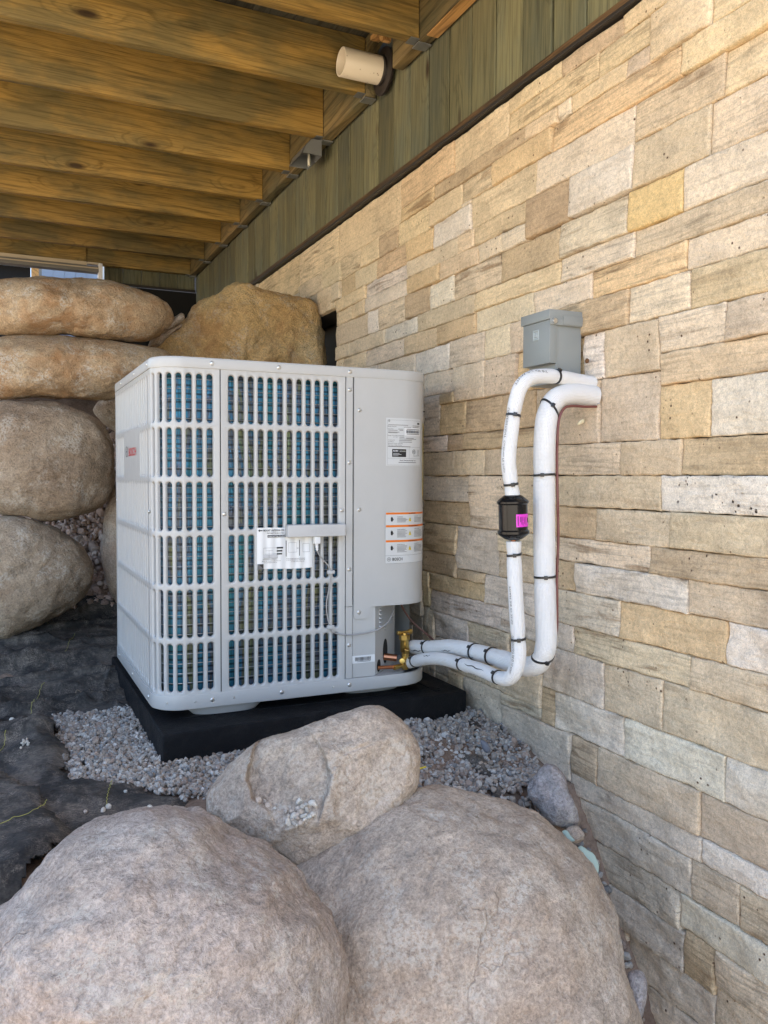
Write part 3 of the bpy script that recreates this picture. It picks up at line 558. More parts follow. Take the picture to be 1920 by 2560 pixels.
# ------------------------------------------------------------------ stone wall
XW = 1.21
TONE = {'y': (.57, .43, .255), 'c': (.59, .485, .36), 't': (.50, .39, .265), 'p': (.55, .435, .31), 'g': (.52, .355, .175),
        'G': (.56, .375, .135), 'o': (.50, .33, .175), 'b': (.41, .285, .16), 'B': (.37, .245, .13), 'k': (.55, .475, .40),
        'w': (.64, .575, .485), 'W': (.66, .61, .53)}
wall = empty('stone_wall', (XW, 3.0, -0.66), 'tall house wall of irregular split sandstone blocks in tan, cream and brown', 'wall')
def stone(y0, y1, z0, z1, code, k):
    r = np.random.RandomState(1000 + k)
    gap = 0.0009
    y0 += gap; y1 -= gap; z0 += gap; z1 -= gap
    w, h = y1 - y0, z1 - z0
    sp = 0.0095 if y0 < 2.3 else 0.013
    n1 = max(6, int(w / sp)); n2 = max(5, int(h / sp))
    def nodes(n):                          # denser near the edges
        u = np.linspace(0, 1, n + 1); return u
    ey, ez = 0.0040 / w, 0.0040 / h
    u = np.concatenate([[0, ey * .45], np.linspace(ey, 1 - ey, n1), [1 - ey * .45, 1]])
    v = np.concatenate([[0, ez * .45], np.linspace(ez, 1 - ez, n2), [1 - ez * .45, 1]])
    U, Vv = np.meshgrid(u, v, indexing='ij')
    Y = y0 + U * w; Z = z0 + Vv * h
    e = np.minimum(np.minimum(U, 1 - U) * w, np.minimum(Vv, 1 - Vv) * h)
    p = np.stack([Y.ravel(), Z.ravel(), 0 * Y.ravel() + k * 3.7], -1)
    rough = 1.0 + 0.8 * float(sstep(0.1, -0.4, (z0 + z1) / 2)) + (0.5 if code in 'kw' else 0)
    f = fbm(p * np.array([9, 15, 1]), 4).reshape(Y.shape) * 0.0020 * rough
    f += fbm(p * np.array([60, 75, 1]) + 5, 2).reshape(Y.shape) * 0.0010 * rough
    # split planes: a chipped face is the lower hull of a few tilted planes
    pl = 1e9 + 0 * Y
    for q in range(5):
        a, b = r.uniform(-.05, .05) * rough, r.uniform(-.10, .10) * rough
        pl = np.minimum(pl, a * (Y - r.uniform(y0, y1)) + b * (Z - r.uniform(z0, z1)) + r.uniform(0, .005))
    f += np.clip(pl, -0.005, 0.005)
    prot = r.uniform(-0.002, 0.003) + (0.005 if r.rand() < .14 else 0)
    fall = 0.0026 * np.exp(-e / 0.0014)
    X = XW - prot - f + fall
    j = np.exp(-e / 0.006)
    Y = Y + j * 0.0011 * fbm(np.stack([p[:, 1] * 45, p[:, 0] * 0 + k, p[:, 2] * 0], -1), 3).reshape(Y.shape) * (np.minimum(U, 1 - U) * w < 0.02)
    Z = Z + j * 0.0013 * fbm(np.stack([p[:, 0] * 38, p[:, 1] * 0 + k + 9, p[:, 2] * 0], -1), 3).reshape(Y.shape) * (np.minimum(Vv, 1 - Vv) * h < 0.02)
    A, B = Y.shape
    V = np.stack([X.ravel(), Y.ravel(), Z.ravel()], -1)
    ix = np.arange(A * B).reshape(A, B)
    F = np.stack([ix[:-1, :-1], ix[1:, :-1], ix[1:, 1:], ix[:-1, 1:]], -1).reshape(-1, 4)[:, ::-1]
    rim = np.concatenate([ix[:, 0], ix[-1, 1:], ix[-2::-1, -1], ix[0, -2:0:-1]])
    bk = V[rim].copy(); bk[:, 0] = XW + 0.05
    n = len(V); m = len(rim)
    V = np.concatenate([V, bk])
    q = np.arange(m); q2 = (q + 1) % m
    F2 = np.stack([rim[q], rim[q2], n + q2, n + q], -1)
    o = mesh('stone', V, np.concatenate([F, F2]), M['stone_pock' if code == 'W' else 'stone'], wall, smooth=50)
    tn = (np.array(TONE[code]) * .66 + np.array((.57, .465, .34)) * .34) * 1.22 * r.uniform(.93, 1.07) * np.array([1, r.uniform(.985, 1.015), r.uniform(.93, 1.02)])
    o.color = (*tn, 1)
    return o
for k, s in enumerate(STONES): stone(*s, k)
mb = MB()
for s in HIDDEN_STONES:
    d = random.uniform(-.004, .008)
    mb.box(XW - d, XW + .045, s[0] + .002, s[1] - .002, s[2] + .002, s[3] - .002)
o = mb.obj('stone', M['stone'], wall); o.color = (.48, .40, .30, 1); tag(o, kind='stuff')
box('mortar_backing', XW + 0.022, XW + 0.12, -0.6, 3.06, -1.5, 0.965, M['mortar'], wall)
box('mortar_backing', XW + 0.022, XW + 0.12, 3.061, 6.4, 0.66, 0.965, M['mortar'], wall)
box('dark_recess', XW + 0.16, XW + 0.18, 3.061, 6.4, -1.5, 0.70, M['black'], wall)  # black sheet stands in for the shade deep inside the recess
mb = MB()                                   # the wall nearer than the photo's right edge
for i in range(10):
    for j in range(22):
        mb.box(XW + random.uniform(-.008, .004), XW + .04, -0.5 + (i * .13) + .002 - (0.05 if j % 2 else 0), -0.5 + (i + 1) * .13 - .002 - (0.05 if j % 2 else 0), -1.3 + j * .1034 + .002, -1.3 + (j + 1) * .1034 - .002)
o = mb.obj('stone', M['stone'], wall); o.color = (.50, .42, .31, 1); tag(o, kind='stuff')
# ------------------------------------------------------------------ siding above
sid = empty('siding_wall', (1.23, 3.0, 0.98), 'grey green stained vertical board siding above the stone wall', 'wall')
for k in range(44):
    ya = 5.62 - 0.1265 * (k + 1)
    wd = random.uniform(-.003, .003)
    box('siding_board', 1.228 + random.uniform(-.0015, .0015), 1.25, ya + 0.0030, ya + 0.1265 - 0.0032, 0.992, 2.05, M['siding'], sid, bevel=0.0022, seg=1)
box('siding_backing', 1.252, 1.33, -0.6, 5.7, 0.97, 2.06, M['mortar'], sid)
box('trim_strip', 1.205, 1.227, -0.4, 5.6, 0.986, 1.004, M['trim'], sid, bevel=0.002)
box('flashing', 1.198, 1.227, -0.4, 5.6, 0.976, 0.9845, M['dark_alu'], sid, bevel=0.001)  # near-black strip: the shadow under the trim, coloured onto the drip edge
# the house above the deck (unseen; height and length shaped to keep the sun off)
box('upper_wall', 1.24, 1.6, -2.0, 9.0, 2.1, 5.2, M['siding'], sid)
box('foundation_core', 1.36, 1.6, -2.0, 9.0, -1.6, 2.08, M['mortar'], sid)

# ------------------------------------------------------------------ deck overhead
deck = empty('deck', (0, 3.0, 1.33), 'stained timber deck overhead seen from below with rows of joists', 'deck')
JZ0, JZ1 = 1.325, 1.515
JY = [2.30 + 0.4064 * k for k in range(-5, 9)]
for y in JY:
    if y < 1.0: continue
    dz = random.uniform(-.004, .004)
    box('joist', -1.05, 1.178, y, y + 0.038, JZ0 + dz, JZ1, M['joist'], deck, bevel=0.004)
    m = MB()                                 # joist hanger: seat and two side straps
    m.box(1.150, 1.179, y - .0012, y + .0392, JZ0 + dz - .0030, JZ0 + dz - .0012)
    m.box(1.1765, 1.2205, y + .002, y + .044, JZ0 - .0135, JZ0 - .0095)
    m.obj('joist_hanger', M['galv'], deck)
# ledger: cut open around the vent pipe in one bay
box('ledger_board', 1.180, 1.218, -0.4, 2.335, JZ0 - .008, JZ1, M['ledger'], deck, bevel=0.003)
box('ledger_board', 1.180, 1.218, 2.340, 2.492, JZ0 - .008, JZ1, M['ledger'], deck, bevel=0.003)
box('ledger_board', 1.180, 1.218, 2.705, 5.60, JZ0 - .008, JZ1, M['ledger'], deck, bevel=0.003)
V = []; prof = [(2.4955, JZ1), (2.4955, 1.450)] + [(2.597 + .098 * math.cos(a), 1.450 + .028 * math.sin(a)) for a in np.linspace(PI, 0, 9)][1:] + [(2.702, JZ1)]
n = len(prof)
V = [(1.181, a, b) for a, b in prof] + [(1.216, a, b) for a, b in prof]
mesh('ledger_board', V, [tuple(range(n)), tuple(range(2 * n - 1, n - 1, -1))] + [(i, i + n, (i + 1) % n + n, (i + 1) % n) for i in range(n)], M['ledger'], deck)
m = MB()                                     # fresh cut block above the pipe
pr = [(2.500, 1.405), (2.500, 1.432), (2.515, 1.450), (2.545, 1.460), (2.60, 1.462), (2.60, 1.448), (2.54, 1.438), (2.515, 1.405)]
n = len(pr)
mesh('cut_edge', [(1.150, a, b) for a, b in pr] + [(1.179, a, b) for a, b in pr],
     [tuple(range(n)), tuple(range(2 * n - 1, n - 1, -1))] + [(i, i + n, (i + 1) % n + n, (i + 1) % n) for i in range(n)], M['freshcut'], deck)
tag(bpy.data.objects['cut_edge'], label='freshly cut orange wood edge')
m = MB()
m.box(1.183, 1.2195, 1.94, 2.26, JZ0 - .0115, JZ0 - .0085)
m.obj('bare_wood_strip', M['freshcut'], deck)
for k in range(16):
    x1 = 1.20 - 0.1405 * k
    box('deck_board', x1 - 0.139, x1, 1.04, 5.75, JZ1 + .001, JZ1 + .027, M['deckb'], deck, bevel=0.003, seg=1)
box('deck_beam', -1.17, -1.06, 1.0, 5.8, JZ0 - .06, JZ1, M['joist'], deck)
for y in (1.1, 3.2, 5.5):
    box('deck_post', -1.17, -1.06, y, y + .11, -1.5, JZ0 - .062, M['joist'], deck)

# ------------------------------------------------------------------ far end under the deck
fw = empty('end_wall', (0.9, 5.63, 1.1), 'short dark board wall closing the far end under the deck', 'wall')
for k in range(5):
    x = 0.652 + k * 0.1145
    box('siding_board', x, x + .1125, 5.625, 5.645, 1.236, JZ1, M['siding'], fw, bevel=0.002, seg=1)
box('bottom_strip', 0.652, 1.222, 5.600, 5.622, 1.222, 1.233, M['dark_alu'], fw)
box('crawlspace_sheet', 0.612, 1.26, 5.66, 5.68, -0.2, 1.226, M['black'], fw)  # black sheet stands in for the darkness of the opening below the boards
hd = empty('window_header', (0.0, 5.5, 1.28), 'pale painted header with stepped trim over the bright gap at far left', 'header')
M['painted'] = plain('pale_painted_wood', (0.62, 0.52, 0.36), 0.5)  # pale tone puts the sunlight on the header's edges into the colour
M['painted_w'] = plain('white_trim_paint', (0.80, 0.80, 0.78), 0.45)
M['greytrim'] = plain('grey_trim_paint', (0.20, 0.19, 0.165), 0.5)
box('header_board', -1.2, 0.535, 5.50, 5.53, 1.300, 1.322, M['painted'], hd, bevel=.002)
box('header_board', 0.537, 0.616, 5.50, 5.53, 1.312, 1.322, M['painted'], hd, bevel=.002)
box('stepped_trim', -1.2, 0.604, 5.485, 5.53, 1.286, 1.297, M['greytrim'], hd, bevel=.001)
box('stepped_trim', -1.2, 0.604, 5.470, 5.53, 1.276, 1.284, M['painted'], hd, bevel=.001)
box('stepped_trim', -1.2, 0.598, 5.460, 5.53, 1.2555, 1.274, M['greytrim'], hd, bevel=.001)
box('side_jamb', 0.600, 0.622, 5.46, 5.54, 1.195, 1.3105, M['painted_w'], hd, bevel=.002)
box('rim_beam', -1.2, 0.535, 5.54, 5.60, 1.326, JZ1, M['joist'], hd)
nh = empty('neighbour_house', (0.6, 9.0, 1.0), 'pale blue boarded building glimpsed through the gap at far left', 'building')
M['blue'] = plain('blue_grey_paint', (0.30, 0.36, 0.45), 0.6)
for k in range(5): box('wall_board', 0.455 + k * .105, 0.455 + k * .105 + .1025, 9.0, 9.03, -0.8, 2.6, M['blue'], nh)
box('corner_board', 0.985, 1.10, 8.97, 9.03, -0.8, 2.6, M['painted_w'], nh)
box('wall_board', 0.40, 3.4, 9.05, 9.2, -0.8, 2.6, M['greytrim'], nh)
wf = empty('timber_frame', (0.2, 8.0, 1.0), 'orange timber post and rail standing outside the gap at far left', 'frame')
box('post', 0.315, 0.375, 7.9, 7.96, -0.8, 2.6, M['freshcut'], wf)
box('rail', -1.5, 0.312, 7.9, 7.96, 1.815, 1.92, M['freshcut'], wf)
box('dark_panel', -1.5, 0.312, 7.98, 8.0, 0.6, 1.812, M['black'], wf)

# ================================================================== BOULDERS
def seg_dist(p, poly):
    """signed distance (inside > 0) of points p (N,2) to polygon"""
    poly = np.asarray(poly, float); n = len(poly)
    d = np.full(len(p), 1e9); ins = np.zeros(len(p), bool)
    for i in range(n):
        a, b = poly[i], poly[(i + 1) % n]
        ab = b - a; tt = np.clip(((p - a) @ ab) / (ab @ ab), 0, 1)
        d = np.minimum(d, np.linalg.norm(p - (a + tt[:, None] * ab), axis=1))
        cr = ((a[1] > p[:, 1]) != (b[1] > p[:, 1])) & (p[:, 0] < (b[0] - a[0]) * (p[:, 1] - a[1]) / (b[1] - a[1] + 1e-12) + a[0])
        ins ^= cr
    return np.where(ins, d, -d)
BV = {}
def boulder(key, name, mat, tf, tb, label, group=None, cat='boulder', nr=30, na=120, pw=2.3, amp=0.012, fr=7, fine=0.0025, facet=0.0, planes=(), angular=0, grow=1.0):
    Cc, out = ROCK[key]
    out = [(a * grow, b * grow) for a, b in out]
    Cc = np.array(Cc); r = Cc / np.linalg.norm(Cc)
    e1 = np.cross(r, [0, 0, 1.0]); e1 /= np.linalg.norm(e1); e2 = np.cross(e1, r)
    O = np.array(out); O = np.concatenate([O, O[:1]])
    L = []
    n = len(out)
    for i in range(n):                       # closed smooth outline
        a, b, c_, d = O[(i - 1) % n], O[i], O[(i + 1) % n], O[(i + 2) % n]
        for k in range(10):
            q = k / 10; L.append(.5 * (2 * b + (-a + c_) * q + (2 * a - 5 * b + 4 * c_ - d) * q * q + (-a + 3 * b - 3 * c_ + d) * q ** 3))
    L = np.array(L); s = np.concatenate([[0], np.cumsum(np.linalg.norm(np.diff(np.concatenate([L, L[:1]]), axis=0), axis=1))])
    LL = np.concatenate([L, L[:1]])
    q = np.linspace(0, s[-1], na, endpoint=False)
    L = np.stack([np.interp(q, s, LL[:, 0]), np.interp(q, s, LL[:, 1])], -1)
    cen = L.mean(0)
    ph = np.linspace(0, PI, 2 * nr + 1)[1:-1]
    V = [np.array([cen[0], cen[1], -tf])]
    rings = []; TT = [np.zeros(1)]
    for f in ph:
        tt = math.sin(f) ** 0.92
        dp = abs(math.cos(f)) ** (2.0 / pw)
        dz = -tf * dp if f < PI / 2 else tb * dp
        P2 = cen + (L - cen) * tt; TT.append(np.full(na, tt))
        rings.append(np.concatenate([P2, np.full((na, 1), dz)], 1))
    V = np.concatenate([np.array(V)] + rings + [np.array([[cen[0], cen[1], tb]])])
    keep = 1 - sstep(.62, .98, np.concatenate(TT + [np.zeros(1)]))     # leave the outline alone when cutting flats
    F = []
    for k in range(na): F.append((0, 1 + (k + 1) % na, 1 + k))
    for i in range(len(rings) - 1):
        a, b = 1 + i * na, 1 + (i + 1) * na
        for k in range(na): F.append((a + k, a + (k + 1) % na, b + (k + 1) % na, b + k))
    a = 1 + (len(rings) - 1) * na; e = len(V) - 1
    for k in range(na): F.append((a + k, a + (k + 1) % na, e))
    W = Cc + V[:, :1] * e1 + V[:, 1:2] * e2 + V[:, 2:3] * r
    nrm = W - (Cc + cen[0] * e1 + cen[1] * e2 + r * (tb - tf) / 2)
    nrm /= np.linalg.norm(nrm, axis=1)[:, None] + 1e-9
    seed = sum(map(ord, key))
    d = amp * fbm(W * fr + seed, 4) + 0.3 * amp * fbm(W * 21 + seed, 3) + fine * fbm(W * 45 + seed, 3)
    if angular:
        rr = np.random.RandomState(seed)
        rad = np.linalg.norm((W - Cc), axis=1)
        for k in range(int(angular)):
            nn = rr.randn(3); nn /= np.linalg.norm(nn); nn -= r * abs(nn @ r) * 1.6; nn /= np.linalg.norm(nn)
            mx = np.percentile((W - Cc) @ nn, 99) * rr.uniform(.72, .9)
            ov = np.clip((W - Cc) @ nn - mx, 0, None)
            W = W - nn * (ov * keep * (0.9 if abs(nn @ r) > .35 else 0.0))[:, None]
    for (pu, pv, pd, fac) in planes:         # flat broken faces on the near side
        nn = pu * e1 + pv * e2 - pd * r; nn /= np.linalg.norm(nn)
        dd = (W - Cc) @ nn
        ov = np.clip(dd - dd.max() * fac, 0, None)
        W = W - nn * (ov * keep * 0.93)[:, None]
    if facet:
        for poly, dep, soft, mode in facet:
            sd_ = seg_dist(V[:, :2] + 0.004 * np.stack([fbm(W * 30, 3), fbm(W * 30 + 9, 3)], -1), poly)
            m_ = sstep(0, soft, sd_) * (V[:, 2] < 0)
            if mode: m_ = m_ * sstep(-0.068, -0.020, V[:, 1]) * (1.0 - 2.2 * (V[:, 0] + 0.055)) * (1 + 0.25 * fbm(W * 22, 3))
            W = W + r * (dep * m_)[:, None]
    W = W + nrm * d[:, None]
    o = mesh(name, W, F, mat, None, smooth=180)
    tag(o, label, cat, group)
    BV[key] = (BVHTree.FromPolygons(W.tolist(), F), Cc, e1, e2, r)
    return o
M['gr_pink'] = granite('pinkish_granite', (0.42, 0.35, 0.295), (0.355, 0.29, 0.24), (0.475, 0.405, 0.35), lich=0.45)
M['gr_tan'] = granite('tan_granite', (0.42, 0.34, 0.265), (0.355, 0.28, 0.215), (0.47, 0.39, 0.315), lich=0.45, sp=0.8)
M['gr_grey'] = granite('grey_brown_granite', (0.37, 0.285, 0.20), (0.27, 0.20, 0.135), (0.43, 0.35, 0.265), lich=0.5)
M['gr_or'] = granite('orange_stained_granite', (0.45, 0.325, 0.20), (0.36, 0.24, 0.135), (0.50, 0.395, 0.265), lich=0.7, orange=0.6)
M['gr_gold'] = granite('golden_granite', (0.62, 0.42, 0.19), (0.48, 0.30, 0.12), (0.66, 0.50, 0.28), lich=0.4, sp=1.5, orange=0.5)
M['gr_blue'] = granite('mottled_grey_rock', (0.34, 0.31, 0.30), (0.24, 0.21, 0.205), (0.42, 0.40, 0.38), lich=0.6)
RW = 'boulders stacked as a retaining wall'
FACET = [(-0.118, 0.16), (-0.0202, 0.16), (-0.0205, 0.1073), (0.0018, 0.0842), (0.0114, 0.0654), (0.0195, 0.0312), (0.0208, -0.0051), (0.0073, -0.0328), (-0.0051, -0.075), (-0.0675, -0.075), (-0.0860, -0.0361), (-0.1150, -0.0119), (-0.1314, 0.0191), (-0.1308, 0.0475), (-0.1257, 0.0604), (-0.1130, 0.0957)]
boulder('b1', 'boulder', M['gr_or'], .19, .22, 'long flat orange brown boulder on top of the left stack, under the deck', RW, amp=.014)
boulder('b2', 'boulder', M['gr_or'], .20, .22, 'long brown boulder second from the top of the left stack', RW, amp=.012)
boulder('b3', 'boulder', M['gr_grey'], .20, .22, 'big round greyish boulder third from the top of the left stack', RW, amp=.010)
boulder('b4', 'boulder', M['gr_grey'], .18, .20, 'rounded brown boulder at the foot of the left stack beside the black fabric', RW, amp=.010)
boulder('b5', 'boulder', M['gr_grey'], .08, .10, 'small boulder peeping out between the big round boulder and the heat pump', RW, amp=.006, nr=16, na=64)
boulder('b6', 'boulder', M['gr_tan'], .10, .12, 'smooth tan boulder half hidden behind the left side of the heat pump', RW, amp=.008, nr=20, na=80)
boulder('ctr', 'boulder', M['gr_gold'], .17, .16, 'angular golden brown boulder behind the heat pump against the stone wall', RW, amp=.012, fr=9, fine=.005, angular=14, nr=44, na=180, pw=2.6)
boulder('mid', 'boulder', M['gr_tan'], .150, .16, 'tan boulder with a chipped scoop holding loose pebbles, in front of the black pad', RW, amp=.006, fr=8, fine=.0022,
        facet=[(FACET, 0.024, 0.0045, 1), ([(0.03, 0.075), (0.10, 0.10), (0.17, 0.06), (0.165, -0.01), (0.09, -0.07), (0.03, -0.075), (0.022, 0.0)], 0.007, 0.02, 0)], nr=90, na=340, pw=2.7, planes=((-.75, .05, .65, .90), (.45, -.10, .88, .86), (.05, .75, .66, .84), (.1, -.8, .6, .84), (-.2, .2, .95, .90)))
boulder('BL', 'boulder', M['gr_pink'], .25, .30, 'huge pinkish grey boulder filling the lower left corner', RW, amp=.015, fr=4, fine=.0030, nr=70, na=260, pw=2.15)
boulder('BR', 'boulder', M['gr_tan'], .26, .28, 'huge speckled tan boulder at the bottom beside the stone wall', RW, amp=.012, fr=4, fine=.0024, nr=70, na=260, pw=2.15)
boulder('rbw', 'rock', M['gr_blue'], .045, .05, 'mottled grey rock wedged against the foot of the stone wall', None, 'rock', amp=.006, fr=22, fine=.002, nr=26, na=100)
boulder('cob', 'cobble', M['gr_tan'], .017, .018, 'small round cobble below the mottled rock at the wall', None, 'cobble', amp=.001, nr=14, na=50)
boulder('fl1', 'rock', M['gr_tan'], .03, .04, 'upper flat shard wedged between the long flat boulder and the angular one', None, 'rock', amp=.006, fr=20, fine=.003, nr=10, na=40)
boulder('fl2', 'rock', M['gr_tan'], .03, .04, 'middle flat shard wedged left of the angular golden boulder', None, 'rock', amp=.006, fr=20, fine=.003, nr=10, na=40)
boulder('fl3', 'rock', M['gr_grey'], .03, .04, 'lowest small shard in the gap above the second boulder', None, 'rock', amp=.004, fr=20, fine=.003, nr=10, na=40)
boulder('blu', 'rock', plain('blue_slate', (0.13, 0.135, 0.155), 0.7), .009, .009, 'smooth blue grey slate stone lying in the gravel right of the pad', None, 'rock', amp=.001, fr=30, fine=.0004, nr=10, na=40)
boulder('low', 'rock', M['gr_blue'], .02, .02, 'grey broken stone in the dark gap at lower right by the wall', None, 'rock', amp=.004, fr=30, fine=.002, nr=10, na=40)
M['green'] = NT('pale_green_foam', 0.85).color((0.37, 0.46, 0.39)).m
boulder('gr1', 'foam_scrap', M['green'], .006, .006, 'larger ragged pale green scrap between the huge boulder and the wall', 'pale green scraps by the wall', 'scrap', amp=.0015, fr=60, fine=.0012, nr=8, na=60)
boulder('gr2', 'foam_scrap', M['green'], .004, .004, 'smaller pale green scrap lying beside the small cobble', 'pale green scraps by the wall', 'scrap', amp=.001, fr=60, fine=.001, nr=8, na=50)
# ================================================================== FABRIC, GRAVEL, PAD
def in_poly(p, poly): return seg_dist(np.asarray(p, float), poly) > 0
t = NT('landscape_fabric', 0.80, 0, 0.35)
P = t.pos()
c = t.ramp(t.noise(P, 9, 5, 0.65), [(0.36, (0.021, 0.020, 0.019)), (0.50, (0.047, 0.043, 0.039)), (0.64, (0.120, 0.103, 0.086))])
dust = t.math('MULTIPLY', t.ramp(t.noise(P, 16, 6, 0.75, 0.5), [(0.46, 0.0), (0.62, 0.8)]), t.ramp(t.noise(P, 330, 3, 0.8), [(0.40, 0.0), (0.62, 1.0)]))
c = t.mix(dust, c, (0.26, 0.215, 0.175))
c = t.mix(0.8, c, t.ramp(t.noise(t.mapping(P, (1, 2.5, 1)), 110, 4, 0.75), [(0.36, 0.55), (0.5, 1.0), (0.64, 1.5)]), 'MULTIPLY')
t.color(c)
wv = t.n('ShaderNodeTexWave'); wv.inputs['Scale'].default_value = 190; wv.inputs['Distortion'].default_value = 1.5
t.l(P, wv.inputs['Vector'])
nb = t.bump(t.noise(t.mapping(P, (1, 2.2, 1)), 90, 4, 0.65), 0.0016, 0.8)
t.bump(wv.outputs['Fac'], 0.0006, 0.6, nb)
M['fabric'] = t.m
def fab_z(x, y):
    if np.ndim(x) == 0: return float(fab_z(np.array([x]), np.array([y]))[0])
    x = np.asarray(x, float); y = np.asarray(y, float)
    p = np.stack([x, y, 0 * x], -1)
    z = hgt(x, y) + 0.006
    # long folds running across, stronger towards the back
    fo = np.abs(fbm(p * np.array([2.2, 7.5, 1]) + 3.1, 3))
    z = z + (0.034 * np.exp(-fo * 7) + 0.010 * fbm(p * np.array([4, 9, 1]), 2)) * sstep(1.5, 2.5, y)
    cr = np.abs(fbm(p * np.array([9, 14, 1]) + 7.7, 3)); z = z + 0.005 * np.exp(-cr * 12)
    c2 = np.abs(fbm(p * np.array([6, 17, 1]) + 31.7, 2)); z = z + 0.011 * np.exp(-c2 * 22) * sstep(1.6, 2.3, y)
    z = z + 0.008 * fbm(p * 6, 2) * (1 - sstep(1.9, 2.6, y)) + 0.0008 * fbm(p * 60, 3)
    # humps: one beside the gravel, two ridges behind
    z = z + 0.034 * np.exp(-(((x - 0.085) / .055) ** 2 + ((y - 2.16) / .16) ** 2))
    z = z + 0.020 * np.exp(-(((x - 0.12) / .10) ** 2 + ((y - 1.78) / .07) ** 2))
    z = z + 0.030 * np.exp(-((y - 2.62 - 0.25 * (x - .1)) / .035) ** 2) + 0.026 * np.exp(-((y - 2.86 - 0.1 * x) / .04) ** 2)
    return z + 0.008
def cloth(name, poly, label, dz=0.0, step=0.0065, zf=fab_z, group=None):
    poly = np.array(poly); x0, y0 = poly.min(0); x1, y1 = poly.max(0)
    xs = np.arange(x0, x1 + step, step); ys = np.arange(y0, y1 + step, step)
    X, Y = np.meshgrid(xs, ys, indexing='ij'); sh = X.shape
    p = np.stack([X.ravel(), Y.ravel()], -1)
    fray = 0.008 * fbm(np.stack([p[:, 0] * 25, p[:, 1] * 25, 0 * p[:, 0]], -1), 3)
    sd_ = seg_dist(p, poly) + fray
    Z = zf(p[:, 0], p[:, 1]) + dz
    Z = Z - 0.010 * sstep(0.03, 0.0, sd_)
    ix = np.arange(len(p)).reshape(sh)
    F = np.stack([ix[:-1, :-1], ix[1:, :-1], ix[1:, 1:], ix[:-1, 1:]], -1).reshape(-1, 4)
    ok = sd_ > 0
    F = F[ok[F].all(1)]
    used = np.unique(F); re = -np.ones(len(p), int); re[used] = np.arange(len(used))
    V = np.stack([p[:, 0], p[:, 1], Z], -1)[used]; F = re[F]
    n = len(V)                                # thin second face and closed rim: a cloth with thickness
    from collections import Counter
    cnt = Counter()
    for a, b, c_, d in F:
        for e in ((a, b), (b, c_), (c_, d), (d, a)): cnt[(min(e), max(e))] += 1
    rimf = []
    for a, b, c_, d in F:
        for e in ((a, b), (b, c_), (c_, d), (d, a)):
            if cnt[(min(e), max(e))] == 1: rimf.append((e[1], e[0], e[0] + n, e[1] + n))
    V2 = V.copy(); V2[:, 2] -= 0.0022
    o = mesh(name, np.concatenate([V, V2]), F.tolist() + (F[:, ::-1] + n).tolist() + rimf, M['fabric'], None, smooth=180)
    return tag(o, label, 'fabric', group)
FABP = [(-0.5, 3.42), (-0.1, 3.40), (0.10, 3.40), (0.25, 3.44), (0.44, 3.38), (0.47, 3.0), (0.45, 2.6), (0.42, 2.36), (0.33, 2.40), (0.27, 2.385), (0.17, 2.42), (0.135, 2.36), (0.145, 2.25),
        (0.125, 2.17), (0.143, 2.12), (0.15, 2.03), (0.133, 1.95), (0.15, 1.86), (0.256, 1.805), (0.294, 1.755), (0.342, 1.72), (0.385, 1.69), (0.356, 1.676), (0.307, 1.635), (0.238, 1.648),
        (0.184, 1.635), (0.138, 1.60), (0.10, 1.55), (0.02, 1.48), (-0.5, 1.30)]
fab = cloth('landscape_fabric', FABP, 'wrinkled black landscape fabric spread left of the gravel and the pad')
def flap_z(x, y): return fab_z(x, y) + 0.010 + 0.010 * np.exp(-((x - 0.06) / .05) ** 2)
flap = cloth('landscape_fabric', [(-0.5, 2.05), (0.003, 1.99), (0.029, 1.913), (0.059, 1.81), (0.08, 1.726), (0.102, 1.641), (0.118, 1.575), (0.105, 1.535), (0.085, 1.495), (0.052, 1.460), (0.0, 1.40), (-0.5, 1.1)],
             'frayed bluish black fabric flap folded over at the lower left edge', 0.006, 0.007, flap_z)
M['thread'] = plain('yellow_thread', (0.36, 0.34, 0.08), 0.7)
def thread(pts, parent, zf, dz):
    Q = catmull([(a, b, 0) for a, b in pts], 14)
    Q[:, 0] += 0.0013 * np.sin(np.arange(len(Q)) * 1.9)
    Q[:, 2] = zf(Q[:, 0], Q[:, 1]) + dz + 0.0012
    tube('stitch_thread', Q, 0.0006, M['thread'], parent, 5, caps=True)
for pts in ([(0.10, 3.38), (0.152, 3.33), (0.202, 3.27), (0.223, 3.24)], [(0.253, 3.15), (0.225, 3.03), (0.202, 2.90)], [(0.128, 2.638), (0.105, 2.568), (0.091, 2.485), (0.082, 2.425)],
            [(0.019, 2.183), (0.01, 2.138), (-0.02, 2.09)], [(0.216, 1.812), (0.201, 1.754), (0.19, 1.691)]):
    thread(pts, fab, fab_z, 0.0)
thread([(0.083, 1.701), (0.07, 1.666), (0.046, 1.641), (0.023, 1.632), (-0.03, 1.62)], flap, flap_z, 0.006)

